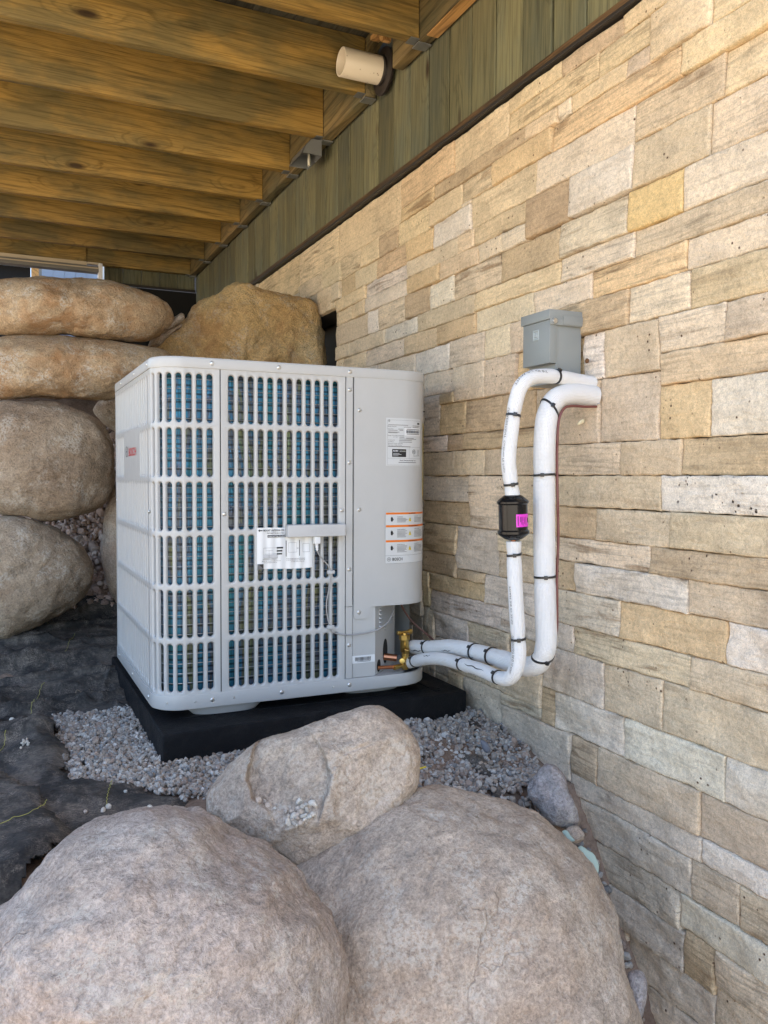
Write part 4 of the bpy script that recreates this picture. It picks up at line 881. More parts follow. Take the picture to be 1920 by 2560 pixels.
def ico1():
    import bmesh
    bm = bmesh.new(); bmesh.ops.create_icosphere(bm, subdivisions=2, radius=1.0)
    V = np.array([v.co[:] for v in bm.verts]); F = np.array([[v.index for v in f.verts] for f in bm.faces]); bm.free()
    return V, F
IV, IF = ico1()
VAR = []
for k in range(14):
    v = IV.copy()
    for q in range(9):
        nn = rng.randn(3); nn /= np.linalg.norm(nn); mx = rng.uniform(.55, .85)
        v -= np.clip(v @ nn - mx, 0, None)[:, None] * nn
    VAR.append(v * (1 + 0.06 * fbm(v * 2 + k, 2))[:, None])
def rots(n, r=rng):
    q = r.randn(n, 4); q /= np.linalg.norm(q, axis=1)[:, None]
    w, x, y, z = q.T
    return np.stack([np.stack([1 - 2 * (y * y + z * z), 2 * (x * y - z * w), 2 * (x * z + y * w)], -1),
                     np.stack([2 * (x * y + z * w), 1 - 2 * (x * x + z * z), 2 * (y * z - x * w)], -1),
                     np.stack([2 * (x * z - y * w), 2 * (y * z + x * w), 1 - 2 * (x * x + y * y)], -1)], 1)
PALA = np.array([(.42, .37, .32), (.50, .46, .42), (.34, .30, .27), (.56, .53, .49), (.38, .30, .25), (.30, .30, .30), (.46, .38, .31), (.62, .60, .57), (.44, .40, .36)]) * np.array([.78, .76, .73])
PALC = np.array([(.40, .29, .235), (.46, .35, .29), (.34, .25, .20), (.50, .40, .335), (.30, .22, .18)])
t = NT('gravel_stone', 0.82, 0, 0.3)
at = t.n('ShaderNodeAttribute'); at.attribute_name = 'tint'
P = t.pos()
t.color(t.mix(0.7, at.outputs['Color'], t.ramp(t.noise(P, 420, 4, 0.7), [(0.3, 0.68), (0.5, 1.0), (0.72, 1.28)]), 'MULTIPLY'))
t.bump(t.noise(P, 380, 4, 0.7), 0.0008, 0.7)
M['gravel'] = t.m
def gravel(name, poly, n, size, label, pal, zf, layer=0.010, edge=0.0):
    poly = np.array(poly); lo, hi = poly.min(0), poly.max(0)
    pts = np.zeros((0, 2))
    while len(pts) < n:
        q = lo + rng.rand(n * 2, 2) * (hi - lo)
        sd_ = seg_dist(q, poly) + 0.02 * fbm(np.stack([q[:, 0] * 30, q[:, 1] * 30, 0 * q[:, 0]], -1), 2)
        pts = np.concatenate([pts, q[sd_ > edge]])
    pts = pts[:n]
    sz = np.clip(np.exp(rng.randn(n) * 0.28), .55, 2.0) * size * .5
    sc = sz[:, None] * (1 + rng.uniform(-.3, .35, (n, 3)))
    sc[:, 2] *= .8
    R = rots(n)
    z = zf(pts[:, 0], pts[:, 1]) + rng.rand(n) * layer
    allV = np.zeros((n, len(IV), 3))
    for k in range(len(VAR)):
        i = np.arange(n) % len(VAR) == k
        v = VAR[k][None] * sc[i][:, None, :]
        allV[i] = np.einsum('nij,nkj->nki', R[i], v)
    allV += np.concatenate([pts, z[:, None]], 1)[:, None, :]
    F = (IF[None] + (np.arange(n) * len(IV))[:, None, None]).reshape(-1, 3)
    col = pal[rng.randint(0, len(pal), n)] * rng.uniform(.8, 1.15, (n, 1))
    o = mesh(name, allV.reshape(-1, 3), F, M['gravel'], None, smooth=None, colors=np.repeat(col, len(IV), 0))
    return tag(o, label, 'gravel', None, 'stuff')
gravel('gravel', [(0.133, 2.437), (0.195, 2.424), (0.264, 2.408), (0.36, 2.43), (0.37, 2.24), (0.37, 1.95), (0.60, 1.95), (0.52, 1.68), (0.40, 1.655), (0.342, 1.714), (0.294, 1.752), (0.256, 1.802), (0.148, 1.859), (0.133, 1.946), (0.151, 2.034), (0.145, 2.154), (0.127, 2.173), (0.146, 2.26)],
       7200, 0.0096, 'pale pea gravel bed beside the left front corner of the black pad', PALA, lambda x, y: hgt(x, y) + 0.004, 0.014)
gravel('gravel', [(0.60, 1.95), (1.062, 1.99), (1.165, 1.99), (1.215, 2.1), (1.205, 1.80), (1.19, 1.70), (1.16, 1.60), (1.10, 1.52), (1.02, 1.45), (0.93, 1.40), (0.80, 1.42), (0.60, 1.55)],
       6400, 0.0108, 'crushed gravel in the corner between the pad, the boulders and the wall', PALA, lambda x, y: hgt(x, y) + 0.002 + 0.010 * fbm(np.stack([x * 9, y * 9, 0 * x], -1), 2), 0.012)
gravel('gravel', [(-0.2, 3.45), (0.30, 3.36), (0.50, 3.30), (0.55, 3.5), (0.60, 4.3), (-0.2, 4.3)], 3400, 0.026, 'coarse pinkish gravel slope between the stacked boulders behind the heat pump', PALC, lambda x, y: hgt(x, y) + 0.004, 0.022)
gravel('gravel', [(0.95, 1.42), (1.10, 1.50), (1.20, 1.55), (1.205, 1.30), (1.20, 1.0), (1.02, 1.0), (0.98, 1.2)], 900, 0.014, 'dirty broken gravel down the gap between the huge boulder and the wall', PALA * .8, lambda x, y: hgt(x, y) + 0.004, 0.016)

# single pebbles: things of their own, sharing meshes
PEBM = []
for k in range(6):
    me = bpy.data.meshes.new('pebble')
    me.from_pydata((VAR[k]).tolist(), [], IF.tolist())
    a = me.color_attributes.new('tint', 'FLOAT_COLOR', 'POINT')
    cc = np.ones((len(IV), 4), np.float32); cc[:, :3] = [(.56, .50, .42), (.46, .40, .34), (.60, .55, .47), (.42, .39, .34), (.52, .43, .35), (.52, .49, .43)][k]
    a.data.foreach_set('color', cc.ravel()); me.materials.append(M['gravel'])
    PEBM.append(me)
def pebble(x, y, z, s, label, group, k=None):
    o = bpy.data.objects.new('pebble', PEBM[rng.randint(6) if k is None else k])
    o.location = (x, y, z); o.scale = (s * rng.uniform(.8, 1.25), s * rng.uniform(.8, 1.2), s * rng.uniform(.6, .9))
    o.rotation_euler = tuple(rng.uniform(0, 6, 3))
    link(o); return tag(o, label, 'pebble', group)
bvh, Cc, e1, e2, rr = BV['mid']
PEB = [(-0.1017, -0.0184), (-0.0918, -0.0196), (-0.0863, -0.0266), (-0.0735, -0.0295), (-0.0316, -0.0217), (-0.0547, -0.0376), (-0.0435, -0.0371), (-0.0335, -0.0336), (-0.019, -0.0271), (-0.0102, -0.0252), (-0.0502, -0.0453), (-0.0408, -0.0443), (-0.0355, -0.0418), (-0.0501, -0.0553), (-0.0399, -0.0556), (-0.0341, -0.0482), (-0.0274, -0.0559), (-0.0235, -0.0447), (-0.0182, -0.0347), (-0.0141, -0.0462), (-0.0434, -0.0505), (-0.0208, -0.0498), (-0.0034, -0.0287), (-0.0075, -0.0425), (-0.0302, -0.0382), (-0.0262, -0.0307), (-0.0364, -0.0594)]
for i, (u, v) in enumerate(PEB):
    o_ = Vector(Cc + u * e1 + v * e2 - rr * 0.5)
    hit = bvh.ray_cast(o_, Vector(rr))[0]
    if hit is None: continue
    s = (0.0066, 0.005, 0.0068, 0.003)[i] if i < 4 else rng.uniform(.0052, .0076)
    pebble(hit.x, hit.y, hit.z + s * .6, s,
           'one of the few pebbles lying apart left of the pile on the chipped boulder' if i < 4 else 'small pale pebble in the loose pile on the chipped boulder',
           'pebbles beside the pile' if i < 4 else 'pebbles piled on the chipped boulder')
for x, y, s, lb in ((0.269, 1.666, .0062, 'grey pebble on the fabric edge nearest the chipped boulder'), (0.195, 1.690, .0070, 'grey pebble at the lower fabric edge, touching a tan one'), (0.184, 1.682, .0066, 'flat tan pebble at the lower fabric edge beside a grey one'),
                    (0.152, 1.69, .0055, 'pale flat pebble alone on the lower fabric edge'), (0.036, 1.735, .0060, 'white pebble on the bluish frayed flap'), (0.034, 2.327, .0065, 'pale pebble on the black fabric at far left'),
                    (0.236, 1.755, .005, 'small pebble fallen just below the gravel bed on the fabric')):
    pebble(x, y, float(fab_z(x, y)) + .002 + (.014 if x < .05 and y < 1.9 else 0), s, lb, None)
for i in range(12):
    a, b = rng.uniform(-.02, .02, 2)
    pebble(0.058 + a * .5, 2.10 + b * 1.6, float(fab_z(0.058 + a * .5, 2.10 + b * 1.6)) + .003, rng.uniform(.003, .0048), 'tiny pale stone in the small heap on the black fabric hump', 'stones heaped on the fabric')
bvh2 = BV['BR'][0]
for i, (x, y) in enumerate(((0.845, 1.50), (0.852, 1.495), (0.848, 1.488))):
    hit = bvh2.ray_cast(Vector((x - .06, y - .13, 0)), Vector((0, 0, -1)))[0]
    if hit is not None: pebble(hit.x, hit.y, hit.z + .002, .0045, 'tiny pale pebble caught between the chipped boulder and the huge speckled one', 'pebbles caught between boulders')
# bits of litter
def sliver(name, pts, r, mat, label, cat):
    return tag(tube(name, catmull(pts, 4), r, mat, None, 6), label, cat)
zz = float(hgt(0.86, 1.65)) + .022
sliver('plastic_stub', [(0.852, 1.652, zz), (0.872, 1.649, zz + .003)], .0022, plain('yellow_plastic', (0.72, 0.52, 0.02), 0.4), 'short yellow plastic stub in the gravel beside the chipped boulder', 'litter')
sliver('plastic_shard', [(0.938, 1.432, -.668), (0.946, 1.428, -.664)], .0025, plain('red_plastic', (0.65, 0.06, 0.04), 0.4), 'tiny red plastic shard in the dirt above the huge speckled boulder', 'litter')
lathe('rubber_cap', (0.90, 1.531, float(hgt(.9, 1.531)) + .008), (0.2, -.4, .9), [(0, .009), (.008, .010), (.014, .009), (.0145, .005), (.006, .004)], plain('black_rubber', (0.012, 0.012, 0.014), 0.4), None, 16)
tag(bpy.data.objects['rubber_cap'], 'round black rubber cap in the gravel above the speckled boulder', 'cap')
sliver('leaf_curl', [(0.205, 2.545, float(fab_z(.205, 2.545)) + .008), (0.212, 2.57, float(fab_z(.212, 2.57)) + .018), (0.225, 2.575, float(fab_z(.225, 2.575)) + .010)], .002, plain('dry_leaf', (0.24, 0.19, 0.14), 0.8), 'small curled dry leaf on the fabric fold left of the pad', 'leaf')
def scrap_z(x, y): return hgt(x, y) + 0.020 + 0.006 * fbm(np.stack([np.asarray(x) * 20, np.asarray(y) * 20, 0 * np.asarray(x)], -1), 3)
tag(cloth('fabric_scrap', [(1.140, 1.925), (1.170, 1.915), (1.118, 1.80), (1.095, 1.835)], '', 0, .004, scrap_z), 'short scrap of black fabric in the gravel by the right end of the pad', 'fabric')
tag(cloth('fabric_scrap', [(1.025, 1.755), (1.058, 1.725), (1.066, 1.677), (1.030, 1.589), (1.006, 1.533), (0.985, 1.548), (1.010, 1.65), (1.012, 1.704)], '', 0, .004, scrap_z), 'long narrow scrap of black fabric across the gravel near the mottled rock', 'fabric')

# ------------------------------------------------------------------ equipment pad
t = NT('black_pad_plastic', 0.7, 0, 0.22)
P = t.pos()
t.color(t.mix(t.ramp(t.noise(P, 24, 6, 0.7, 1.0), [(0.50, 0.0), (0.75, 0.5)]), (0.0060, 0.0063, 0.0075), (0.026, 0.025, 0.025)))
t.rough(t.ramp(t.noise(P, 7, 4), [(0.40, 0.55), (0.60, 0.85)]))
nb = t.bump(t.noise(P, 120, 5, 0.7), 0.0045, 1.0)
M['pad'] = t.m
pad = empty('equipment_pad', (0.75, 2.35, -0.655), 'thick black textured equipment pad under the heat pump', 'pad')
def slab(name, corners, z0, z1, mat, parent, bev):
    V = [(x, y, z) for z in (z0, z1) for x, y in corners]
    F = [(3, 2, 1, 0), (4, 5, 6, 7)] + [(i, (i + 1) % 4, 4 + (i + 1) % 4, 4 + i) for i in range(4)]
    m = MB(); m.add(V, F); return m.obj(name, mat, parent, bevel=bev, seg=3)
slab('slab', [(0.337, 1.905), (1.168, 1.972), (1.168, 2.86), (0.337, 2.82)], -0.658, -0.581, M['pad'], pad, 0.007)
m = MB()
m.box(0.40, 1.11, 2.02, 2.035, -0.5812, -0.5785); m.box(1.085, 1.10, 2.0, 2.80, -0.5812, -0.5785)
m.obj('raised_rib', M['pad'], pad, bevel=.001)
tag(box('paper_strip', 1.030, 1.042, 2.128, 2.131, -0.5808, -0.5798, plain('paper_white', (0.75, 0.75, 0.74), 0.6)), 'thin white paper strip lying on the black pad under the valves', 'litter')
bpy.data.objects['paper_strip'].rotation_euler = (0, 0, 0.5)
# ================================================================== HEAT PUMP
t = NT('light_grey_enamel', 0.34, 0, 0.5)
P = t.pos()
t.color(t.mix(t.ramp(t.noise(P, 14, 5, 0.7), [(0.35, 0.0), (0.75, 0.5)]), (0.455, 0.457, 0.446), (0.415, 0.417, 0.406)))
t.rough(t.ramp(t.noise(P, 30, 5, 0.7), [(0.3, 0.30), (0.7, 0.44)]))
t.bump(t.noise(P, 900, 2), 0.00025, 0.4)
M['paint'] = t.m
M['screw'] = plain('zinc_screw', (0.62, 0.62, 0.60), 0.32, 0.9)
M['gap'] = plain('dark_seam', (0.010, 0.010, 0.012), 0.8)
M['label'] = plain('white_label', (0.70, 0.71, 0.71), 0.4)
M['label_g'] = plain('silver_label', (0.56, 0.575, 0.575), 0.38)
M['ink'] = plain('black_ink', (0.012, 0.012, 0.013), 0.5)
M['ink_g'] = plain('grey_ink', (0.13, 0.13, 0.13), 0.6)
M['red'] = plain('red_lettering', (0.58, 0.02, 0.03), 0.4)
M['orange'] = plain('orange_print', (0.72, 0.17, 0.012), 0.45)
M['yellow'] = plain('yellow_print', (0.72, 0.56, 0.02), 0.45)
M['wire'] = plain('coated_wire', (0.42, 0.43, 0.43), 0.3, 0.6)
M['brass'] = NT('brass', 0.30, 1.0).color((0.62, 0.42, 0.13)).m
M['copper'] = NT('copper', 0.36, 1.0).color((0.48, 0.20, 0.10)).m
M['greyplastic'] = plain('grey_antenna_plastic', (0.47, 0.475, 0.475), 0.45)
M['cable'] = plain('grey_cable', (0.33, 0.32, 0.31), 0.5)
M['tie'] = plain('black_nylon', (0.012, 0.012, 0.013), 0.38)
# blue finned coil: fin coating shimmers from teal to violet in patches
t = NT('coil_fins', 0.32, 0.55, 0.6)
P = t.pos()
c = t.ramp(t.noise(t.mapping(P, (9, 9, 2.2)), 1.0, 5, 0.7, 1.2), [(0.28, (0.018, 0.12, 0.125)), (0.41, (0.022, 0.16, 0.21)), (0.49, (0.035, 0.19, 0.33)), (0.54, (0.09, 0.11, 0.17)), (0.60, (0.16, 0.18, 0.09)), (0.70, (0.03, 0.16, 0.155))])
wz = t.n('ShaderNodeTexWave'); wz.bands_direction = 'Z'; wz.inputs['Scale'].default_value = 31.4 / 2; wz.inputs['Distortion'].default_value = 0.4; wz.inputs['Detail'].default_value = 2
t.l(P, wz.inputs['Vector'])
c = t.mix(1.0, c, t.ramp(wz.outputs['Fac'], [(0.04, 0.25), (0.25, 1.0)]), 'MULTIPLY')
c = t.mix(0.6, c, t.ramp(t.noise(t.mapping(P, (420, 420, 4)), 1.0, 2), [(0.35, 0.45), (0.6, 1.3)]), 'MULTIPLY')
t.color(c)
t.bump(t.noise(t.mapping(P, (300, 300, 14)), 1.0, 3), 0.003, 0.7)
M['coil'] = t.m

hp = empty('heat_pump', (0.71, 2.36, -0.581), 'light grey outdoor heat pump with rows of slotted grilles beside the stone wall', 'heat pump')
RL, RR = 0.07, 0.10
SL, SR = -RL * PI / 2, 0.57 + RR * PI / 2
def pt(s, off=0.0):
    """point on the cabinet's outline: s runs along the front (0 at the left bend), off is outwards"""
    if s < SL: return (0.34 - off, 2.07 + (SL - s))
    if s < 0:
        a = s / RL; return (0.41 + (RL + off) * math.sin(a), 2.07 - (RL + off) * math.cos(a))
    if s <= 0.57: return (0.41 + s, 2.0 - off)
    if s < SR:
        a = (s - 0.57) / RR; return (0.98 + (RR + off) * math.sin(a), 2.10 - (RR + off) * math.cos(a))
    return (1.08 + off, 2.10 + (s - SR))
def p3(s, z, off=0.0):
    x, y = pt(s, off); return (x, y, z)
S_LR, S_RR = SL - 0.62, SR + 0.56             # rear ends
ZB, ZT = -0.522, 0.262
ROWS = [(0.246 - 0.1286 * k - 0.1155, 0.246 - 0.1286 * k) for k in range(6)][::-1]
SW = 0.0143
def grille(name, s0, s1, cols, w=SW, skip=lambda i, j: False, z0=ZB, z1=ZT, lip=0.009):
    cb = [s0] + [(a + b) / 2 for a, b in zip(cols[:-1], cols[1:])] + [s1]
    rb = [z0] + [(ROWS[k][1] + ROWS[k + 1][0]) / 2 for k in range(5)] + [z1]
    V = []; F = []
    NA = 8
    ring = [(math.cos(PI * k / NA), math.sin(PI * k / NA), 1) for k in range(NA + 1)] + [(math.cos(PI + PI * k / NA), math.sin(PI + PI * k / NA), -1) for k in range(NA + 1)]
    prof = [(0.0040, 0.0), (0.0024, -0.0005), (0.0010, -0.0019), (0.0002, -0.0042), (0.0, -lip)]
    for i, sc in enumerate(cols):
        for j, (rz0, rz1) in enumerate(ROWS):
            a0, a1, b0, b1 = cb[i], cb[i + 1], rb[j], rb[j + 1]
            if skip(i, j):
                n = len(V)
                for k in range(5):
                    s_ = a0 + (a1 - a0) * k / 4
                    V += [p3(s_, b0), p3(s_, b1)]
                F += [(n + 2 * k, n + 2 * k + 2, n + 2 * k + 3, n + 2 * k + 1) for k in range(4)]
                continue
            h = w / 2; zt, zb = rz1 - h, rz0 + h
            n = len(V); m = len(ring)
            for (cx, cz, sg) in ring:            # outer: the cell's rectangle
                zs = zt if sg > 0 else zb; ze = b1 if sg > 0 else b0
                ac = abs(math.atan2(abs(cz), cx))
                if ac < PI / 4 - 1e-6: q = (a1, zs + (ze - zs) * math.tan(ac))
                elif ac > 3 * PI / 4 + 1e-6: q = (a0, zs + (ze - zs) * math.tan(PI - ac))
                else:
                    tt = cx / max(abs(cz), 1e-6)
                    q = (sc + (a1 - sc) * tt if tt > 0 else sc + (sc - a0) * tt, ze)
                V.append(p3(*q))
            for ex, off in prof:
                for (cx, cz, sg) in ring:
                    V.append(p3(sc + (h + ex) * cx, (zt if sg > 0 else zb) + (h + ex) * cz, off))
            for r_ in range(len(prof)):
                for k in range(m):
                    k2 = (k + 1) % m
                    F.append((n + r_ * m + k, n + r_ * m + k2, n + (r_ + 1) * m + k2, n + (r_ + 1) * m + k))
    return mesh(name, V, F, M['paint'], hp, smooth=40)
grille('front_grille', 0.0855, 0.4080, [x - 0.41 for x in (0.5222, 0.5467, 0.5713, 0.5958, 0.6205, 0.6456, 0.6703, 0.6952, 0.7196, 0.7440, 0.7681, 0.7923)])
grille('corner_grille', -0.127, 0.0830, [0.06 - 0.02475 * k for k in range(7, -1, -1)])
LC = [SL - (2.113 + 0.0314 * k - 2.07) for k in range(17, -1, -1)]
grille('side_grille', S_LR, -0.1285, LC, w=0.0185, lip=0.012, skip=lambda i, j: j == 4 and 2.237 < 2.113 + 0.0314 * (17 - i) < 2.494)
def sheet(name, s0, s1, z0, z1, off, mat, parent, ns=24, thick=0.0, rim=0.0015):
    """sheet of metal or print following the cabinet's outline"""
    ns = max(1, ns); V = []; F = []
    for k in range(ns + 1):
        s_ = s0 + (s1 - s0) * k / ns
        V += [p3(s_, z0, off), p3(s_, z1, off)]
    F = [(2 * k, 2 * k + 2, 2 * k + 3, 2 * k + 1) for k in range(ns)]
    if thick:
        n = len(V)
        V += [p3(s0 + (s1 - s0) * k / ns, z, off - thick) for k in range(ns + 1) for z in (z0, z1)]
        F += [(2 * k, n + 2 * k, n + 2 * k + 2, 2 * k + 2) for k in range(ns)] + [(2 * k + 1, 2 * k + 3, n + 2 * k + 3, n + 2 * k + 1) for k in range(ns)]
        F += [(0, 1, n + 1, n), (2 * ns, n + 2 * ns, n + 2 * ns + 1, 2 * ns + 1)]
    return mesh(name, V, F, mat, parent, smooth=30)
def perim():
    """closed outline of the cabinet with outward normals"""
    pts = []
    def arc(cx, cy, r, a0, a1, n):
        for k in range(n + 1):
            a = a0 + (a1 - a0) * k / n; pts.append((cx, cy, r, math.cos(a), math.sin(a)))
    arc(0.41, 2.07, .07, PI, 1.5 * PI, 14); arc(0.98, 2.10, .10, 1.5 * PI, 2 * PI, 16)
    arc(1.02, 2.67, .06, 0, .5 * PI, 8); arc(0.40, 2.67, .06, .5 * PI, PI, 8)
    return pts
PER = perim()
def sweep(name, prof, mat, parent=hp):
    V = []; F = []; n = len(prof)
    for (cx, cy, r, c_, s_) in PER:
        for off, z in prof: V.append((cx + (r + off) * c_, cy + (r + off) * s_, z))
    m = len(PER)
    for i in range(m):
        i2 = (i + 1) % m
        for k in range(n - 1): F.append((i * n + k, i2 * n + k, i2 * n + k + 1, i * n + k + 1))
    return mesh(name, V, F, mat, parent, smooth=40)
sweep('top_rim', [(-.004, .2590), (.0025, .2590), (.0030, .2605), (.0030, .2780), (.0022, .2820), (.0002, .2843), (-.004, .2848), (-.03, .2848), (-.034, .280)], M['paint'])
sweep('base_pan', [(-.004, -.521), (.0030, -.521), (.0034, -.5225), (.0034, -.5515), (.0020, -.5545), (-.002, -.556), (-.10, -.556)], M['paint'])
cx_, cy_ = 0.71, 2.365
m = MB()
n = 40
V = [(cx_ + .25 * math.cos(2 * PI * k / n), cy_ + .25 * math.sin(2 * PI * k / n), .2835) for k in range(n)]
m2 = len(PER)
top = [(c0 + (r - .03) * a, d0 + (r - .03) * b, .2835) for (c0, d0, r, a, b) in PER]
ang = lambda p: math.atan2(p[1] - cy_, p[0] - cx_)
TV = top + [(cx_ + .25 * math.cos(ang(p)), cy_ + .25 * math.sin(ang(p)), .2835) for p in top]
mesh('top_panel', TV, [(i, (i + 1) % m2, m2 + (i + 1) % m2, m2 + i) for i in range(m2)], M['paint'], hp)
for k in range(1, 9):
    r_ = .25 * k / 8.3
    tube('fan_guard_ring', [(cx_ + r_ * math.cos(a), cy_ + r_ * math.sin(a), .288) for a in np.linspace(0, 2 * PI, 41)], .002, M['paint'], hp, 6, caps=False)
for k in range(4):
    a = k * PI / 4
    tube('fan_guard_spoke', [(cx_ - .255 * math.cos(a), cy_ - .255 * math.sin(a), .2845), (cx_ + .255 * math.cos(a), cy_ + .255 * math.sin(a), .2845)], .0025, M['paint'], hp, 6)
lathe('fan_hub', (cx_, cy_, .10), (0, 0, 1), [(0, .07), (.10, .07), (.11, .05)], M['tie'], hp)
for k in range(3):
    a = k * 2 * PI / 3; V = []
    for q in range(7):
        r_ = .06 + .17 * q / 6
        for dd, zz_ in ((-.30, .17), (.30, .13)):
            V.append((cx_ + r_ * math.cos(a + dd), cy_ + r_ * math.sin(a + dd), zz_))
    mesh('fan_blade', V, [(2 * q, 2 * q + 2, 2 * q + 3, 2 * q + 1) for q in range(6)], M['tie'], hp)
# coil behind the slots and the wires in front of it
V = []; sv = np.linspace(S_LR + .03, 0.41, 90)
for s_ in sv: V += [p3(s_, -.52, -.030), p3(s_, .255, -.030)]
V2 = [p3(s_, z, -.055) for s_ in sv for z in (-.52, .255)]
n = len(V)
mesh('coil', V + V2, [(2 * k, 2 * k + 2, 2 * k + 3, 2 * k + 1) for k in range(len(sv) - 1)] + [(n + 2 * k, n + 2 * k + 2, n + 2 * k + 3, n + 2 * k + 1) for k in range(len(sv) - 1)], M['coil'], hp, smooth=180)
sw_ = np.linspace(-0.2, 0.405, 46)
for k in range(33):
    z = 0.234 - 0.0235 * k
    tube('guard_wire', [p3(s_, z, -.016 - (.009 if s_ > .085 else 0)) for s_ in sw_], .0011, M['wire'], hp, 5)
sheet('rear_panel', S_RR - .0, S_RR + .001, ZB, ZT, 0, M['paint'], hp, 1)
V = [(0.345, 2.725, ZB), (1.075, 2.725, ZB), (1.075, 2.725, ZT), (0.345, 2.725, ZT)]
mesh('rear_panel', V, [(0, 1, 2, 3)], M['paint'], hp)
# seams, post strip, service cover, lower panel, recess
sheet('seam', 0.0820, 0.0868, ZB + .001, ZT - .001, -.0040, M['gap'], hp, 2)
sheet('seam', -0.1300, -0.1255, ZB + .001, ZT - .001, -.0030, M['gap'], hp, 2)
sheet('seam', 0.4065, 0.4340, ZB + .001, ZT - .001, -.0055, M['gap'], hp, 2)
sheet('post_strip', 0.4105, 0.4285, -0.332, 0.261, 0.0005, M['paint'], hp, 1, 0.006)
sheet('post_strip', 0.4105, 0.4285, -0.520, -0.3335, 0.0005, M['paint'], hp, 1, 0.006)
CZ, TZ = -0.336, -0.366
sheet('side_panel', SR + .05, S_RR, ZB, ZT, 0.0, M['paint'], hp, 1)
# service cover with a tab at its lower left
ss = list(np.linspace(0.4322, 0.57, 8)) + list(np.linspace(0.57, SR, 20))[1:] + [SR + .07]
V = []; F = []
for s_ in ss: V += [p3(s_, CZ, .0012), p3(s_, 0.2595, .0012)]
F = [(2 * k, 2 * k + 2, 2 * k + 3, 2 * k + 1) for k in range(len(ss) - 1)]
n = len(V)
for s_ in ss: V += [p3(s_, CZ, -.012), p3(s_, 0.2595, -.012)]
F += [(2 * k, n + 2 * k, n + 2 * k + 2, 2 * k + 2) for k in range(len(ss) - 1)] + [(0, 1, n + 1, n)]
cover = mesh('service_cover', V, F, M['paint'], hp, smooth=30)
tab = [(0.4322, CZ), (0.4322, TZ + .010), (0.4335, TZ + .004), (0.4370, TZ), (0.4705, TZ), (0.4745, TZ + .003), (0.4765, TZ + .008), (0.4770, CZ - .008), (0.479, CZ - .003), (0.484, CZ)]
n = len(tab)
mesh('cover_tab', [p3(a, b, .0012) for a, b in tab] + [p3(a, b, -.0022) for a, b in tab], [tuple(range(n))] + [(i, i + n, (i + 1) % n + n, (i + 1) % n) for i in range(n)], M['paint'], cover)
sheet('lower_panel', 0.4310, 0.4955, -0.520, -0.330, -0.0030, M['paint'], hp, 1, 0.002)
# recess: a panel turned back at 45 degrees, with louvres at its top
RX, RY, RLEN = 0.9057, 2.004, 0.155
def rp(u, z, off=0.0):
    q = math.sqrt(.5); return (RX + u * q + off * q, RY + u * q - off * q, z)
def rquad(name, pts, off, mat, parent, thick=.002):
    n = len(pts)
    return mesh(name, [rp(a, b, off) for a, b in pts] + [rp(a, b, off - thick) for a, b in pts], [tuple(range(n)), tuple(range(2 * n - 1, n - 1, -1))] + [(i, i + n, (i + 1) % n + n, (i + 1) % n) for i in range(n)], mat, parent)
M['paint_d'] = plain('galvanised_grey', (0.44, 0.445, 0.44), 0.45, 0.0)
rec = rquad('recess_panel', [(0, -0.5195), (RLEN, -0.5195), (RLEN, -0.30), (0, -0.30)], 0, M['paint_d'], hp)
mesh('recess_return', [rp(RLEN, -0.5195), rp(RLEN, -0.30), (1.06, 2.30, -0.30), (1.06, 2.30, -0.5195)], [(0, 1, 2, 3)], M['paint_d'], hp)
for k in range(5):
    z = -0.347 - 0.0108 * k
    V = [rp(.030, z), rp(.135, z), rp(.135, z - .0075), rp(.030, z - .0075), rp(.034, z - .0075, .006), rp(.131, z - .0075, .006)]
    mesh('louvre', V, [(0, 1, 5, 4), (0, 4, 3), (1, 2, 5), (4, 5, 2, 3)], M['paint_d'], rec)
    rquad('louvre_gap', [(.031, z - .0078), (.134, z - .0078), (.134, z - .0100), (.031, z - .0100)], .0008, M['gap'], rec, .0004)
hole = [(.078 + .018 * math.cos(a), -.470 + .034 * math.sin(a)) for a in np.linspace(0, 2 * PI, 21)[:-1]]
rquad('pipe_hole', hole, .0006, M['gap'], rec, .0004)
hole = [(.028 + .014 * math.cos(a), -.500 + .017 * math.sin(a)) for a in np.linspace(0, 2 * PI, 17)[:-1]]
rquad('pipe_hole', hole, .0006, M['gap'], rec, .0004)
mesh('recess_floor', [(0.905, 2.0, -.5205), (0.98, 2.0, -.5205), (1.08, 2.1, -.5205), (1.08, 2.4, -.5205), (0.98, 2.3, -.5205)], [(0, 1, 2, 3, 4)], M['paint_d'], hp)
mesh('cover_underside', [p3(s_, CZ + .002, -.002) for s_ in ss[7:]] + [(1.07, 2.35, CZ + .002), (0.93, 2.03, CZ + .002)], [tuple(range(len(ss[7:]) + 2))], M['paint_d'], hp)
# feet
for x, y in ((0.515, 2.06), (0.93, 2.10), (0.50, 2.60), (0.93, 2.60)):
    V = []; F = []; N_ = 28
    for r1, r2, z in ((.100, .050, -.5562), (.094, .046, -.566), (.080, .038, -.5795)):
        for k in range(N_):
            a = 2 * PI * k / N_
            V.append((x + r1 * math.copysign(abs(math.cos(a)) ** .7, math.cos(a)), y + r2 * math.copysign(abs(math.sin(a)) ** .7, math.sin(a)), z))
    for i in range(2):
        for k in range(N_): F.append((i * N_ + k, i * N_ + (k + 1) % N_, (i + 1) * N_ + (k + 1) % N_, (i + 1) * N_ + k))
    F.append(tuple(2 * N_ + k for k in range(N_)))
    mesh('foot', V, F, M['paint'], hp, smooth=40)
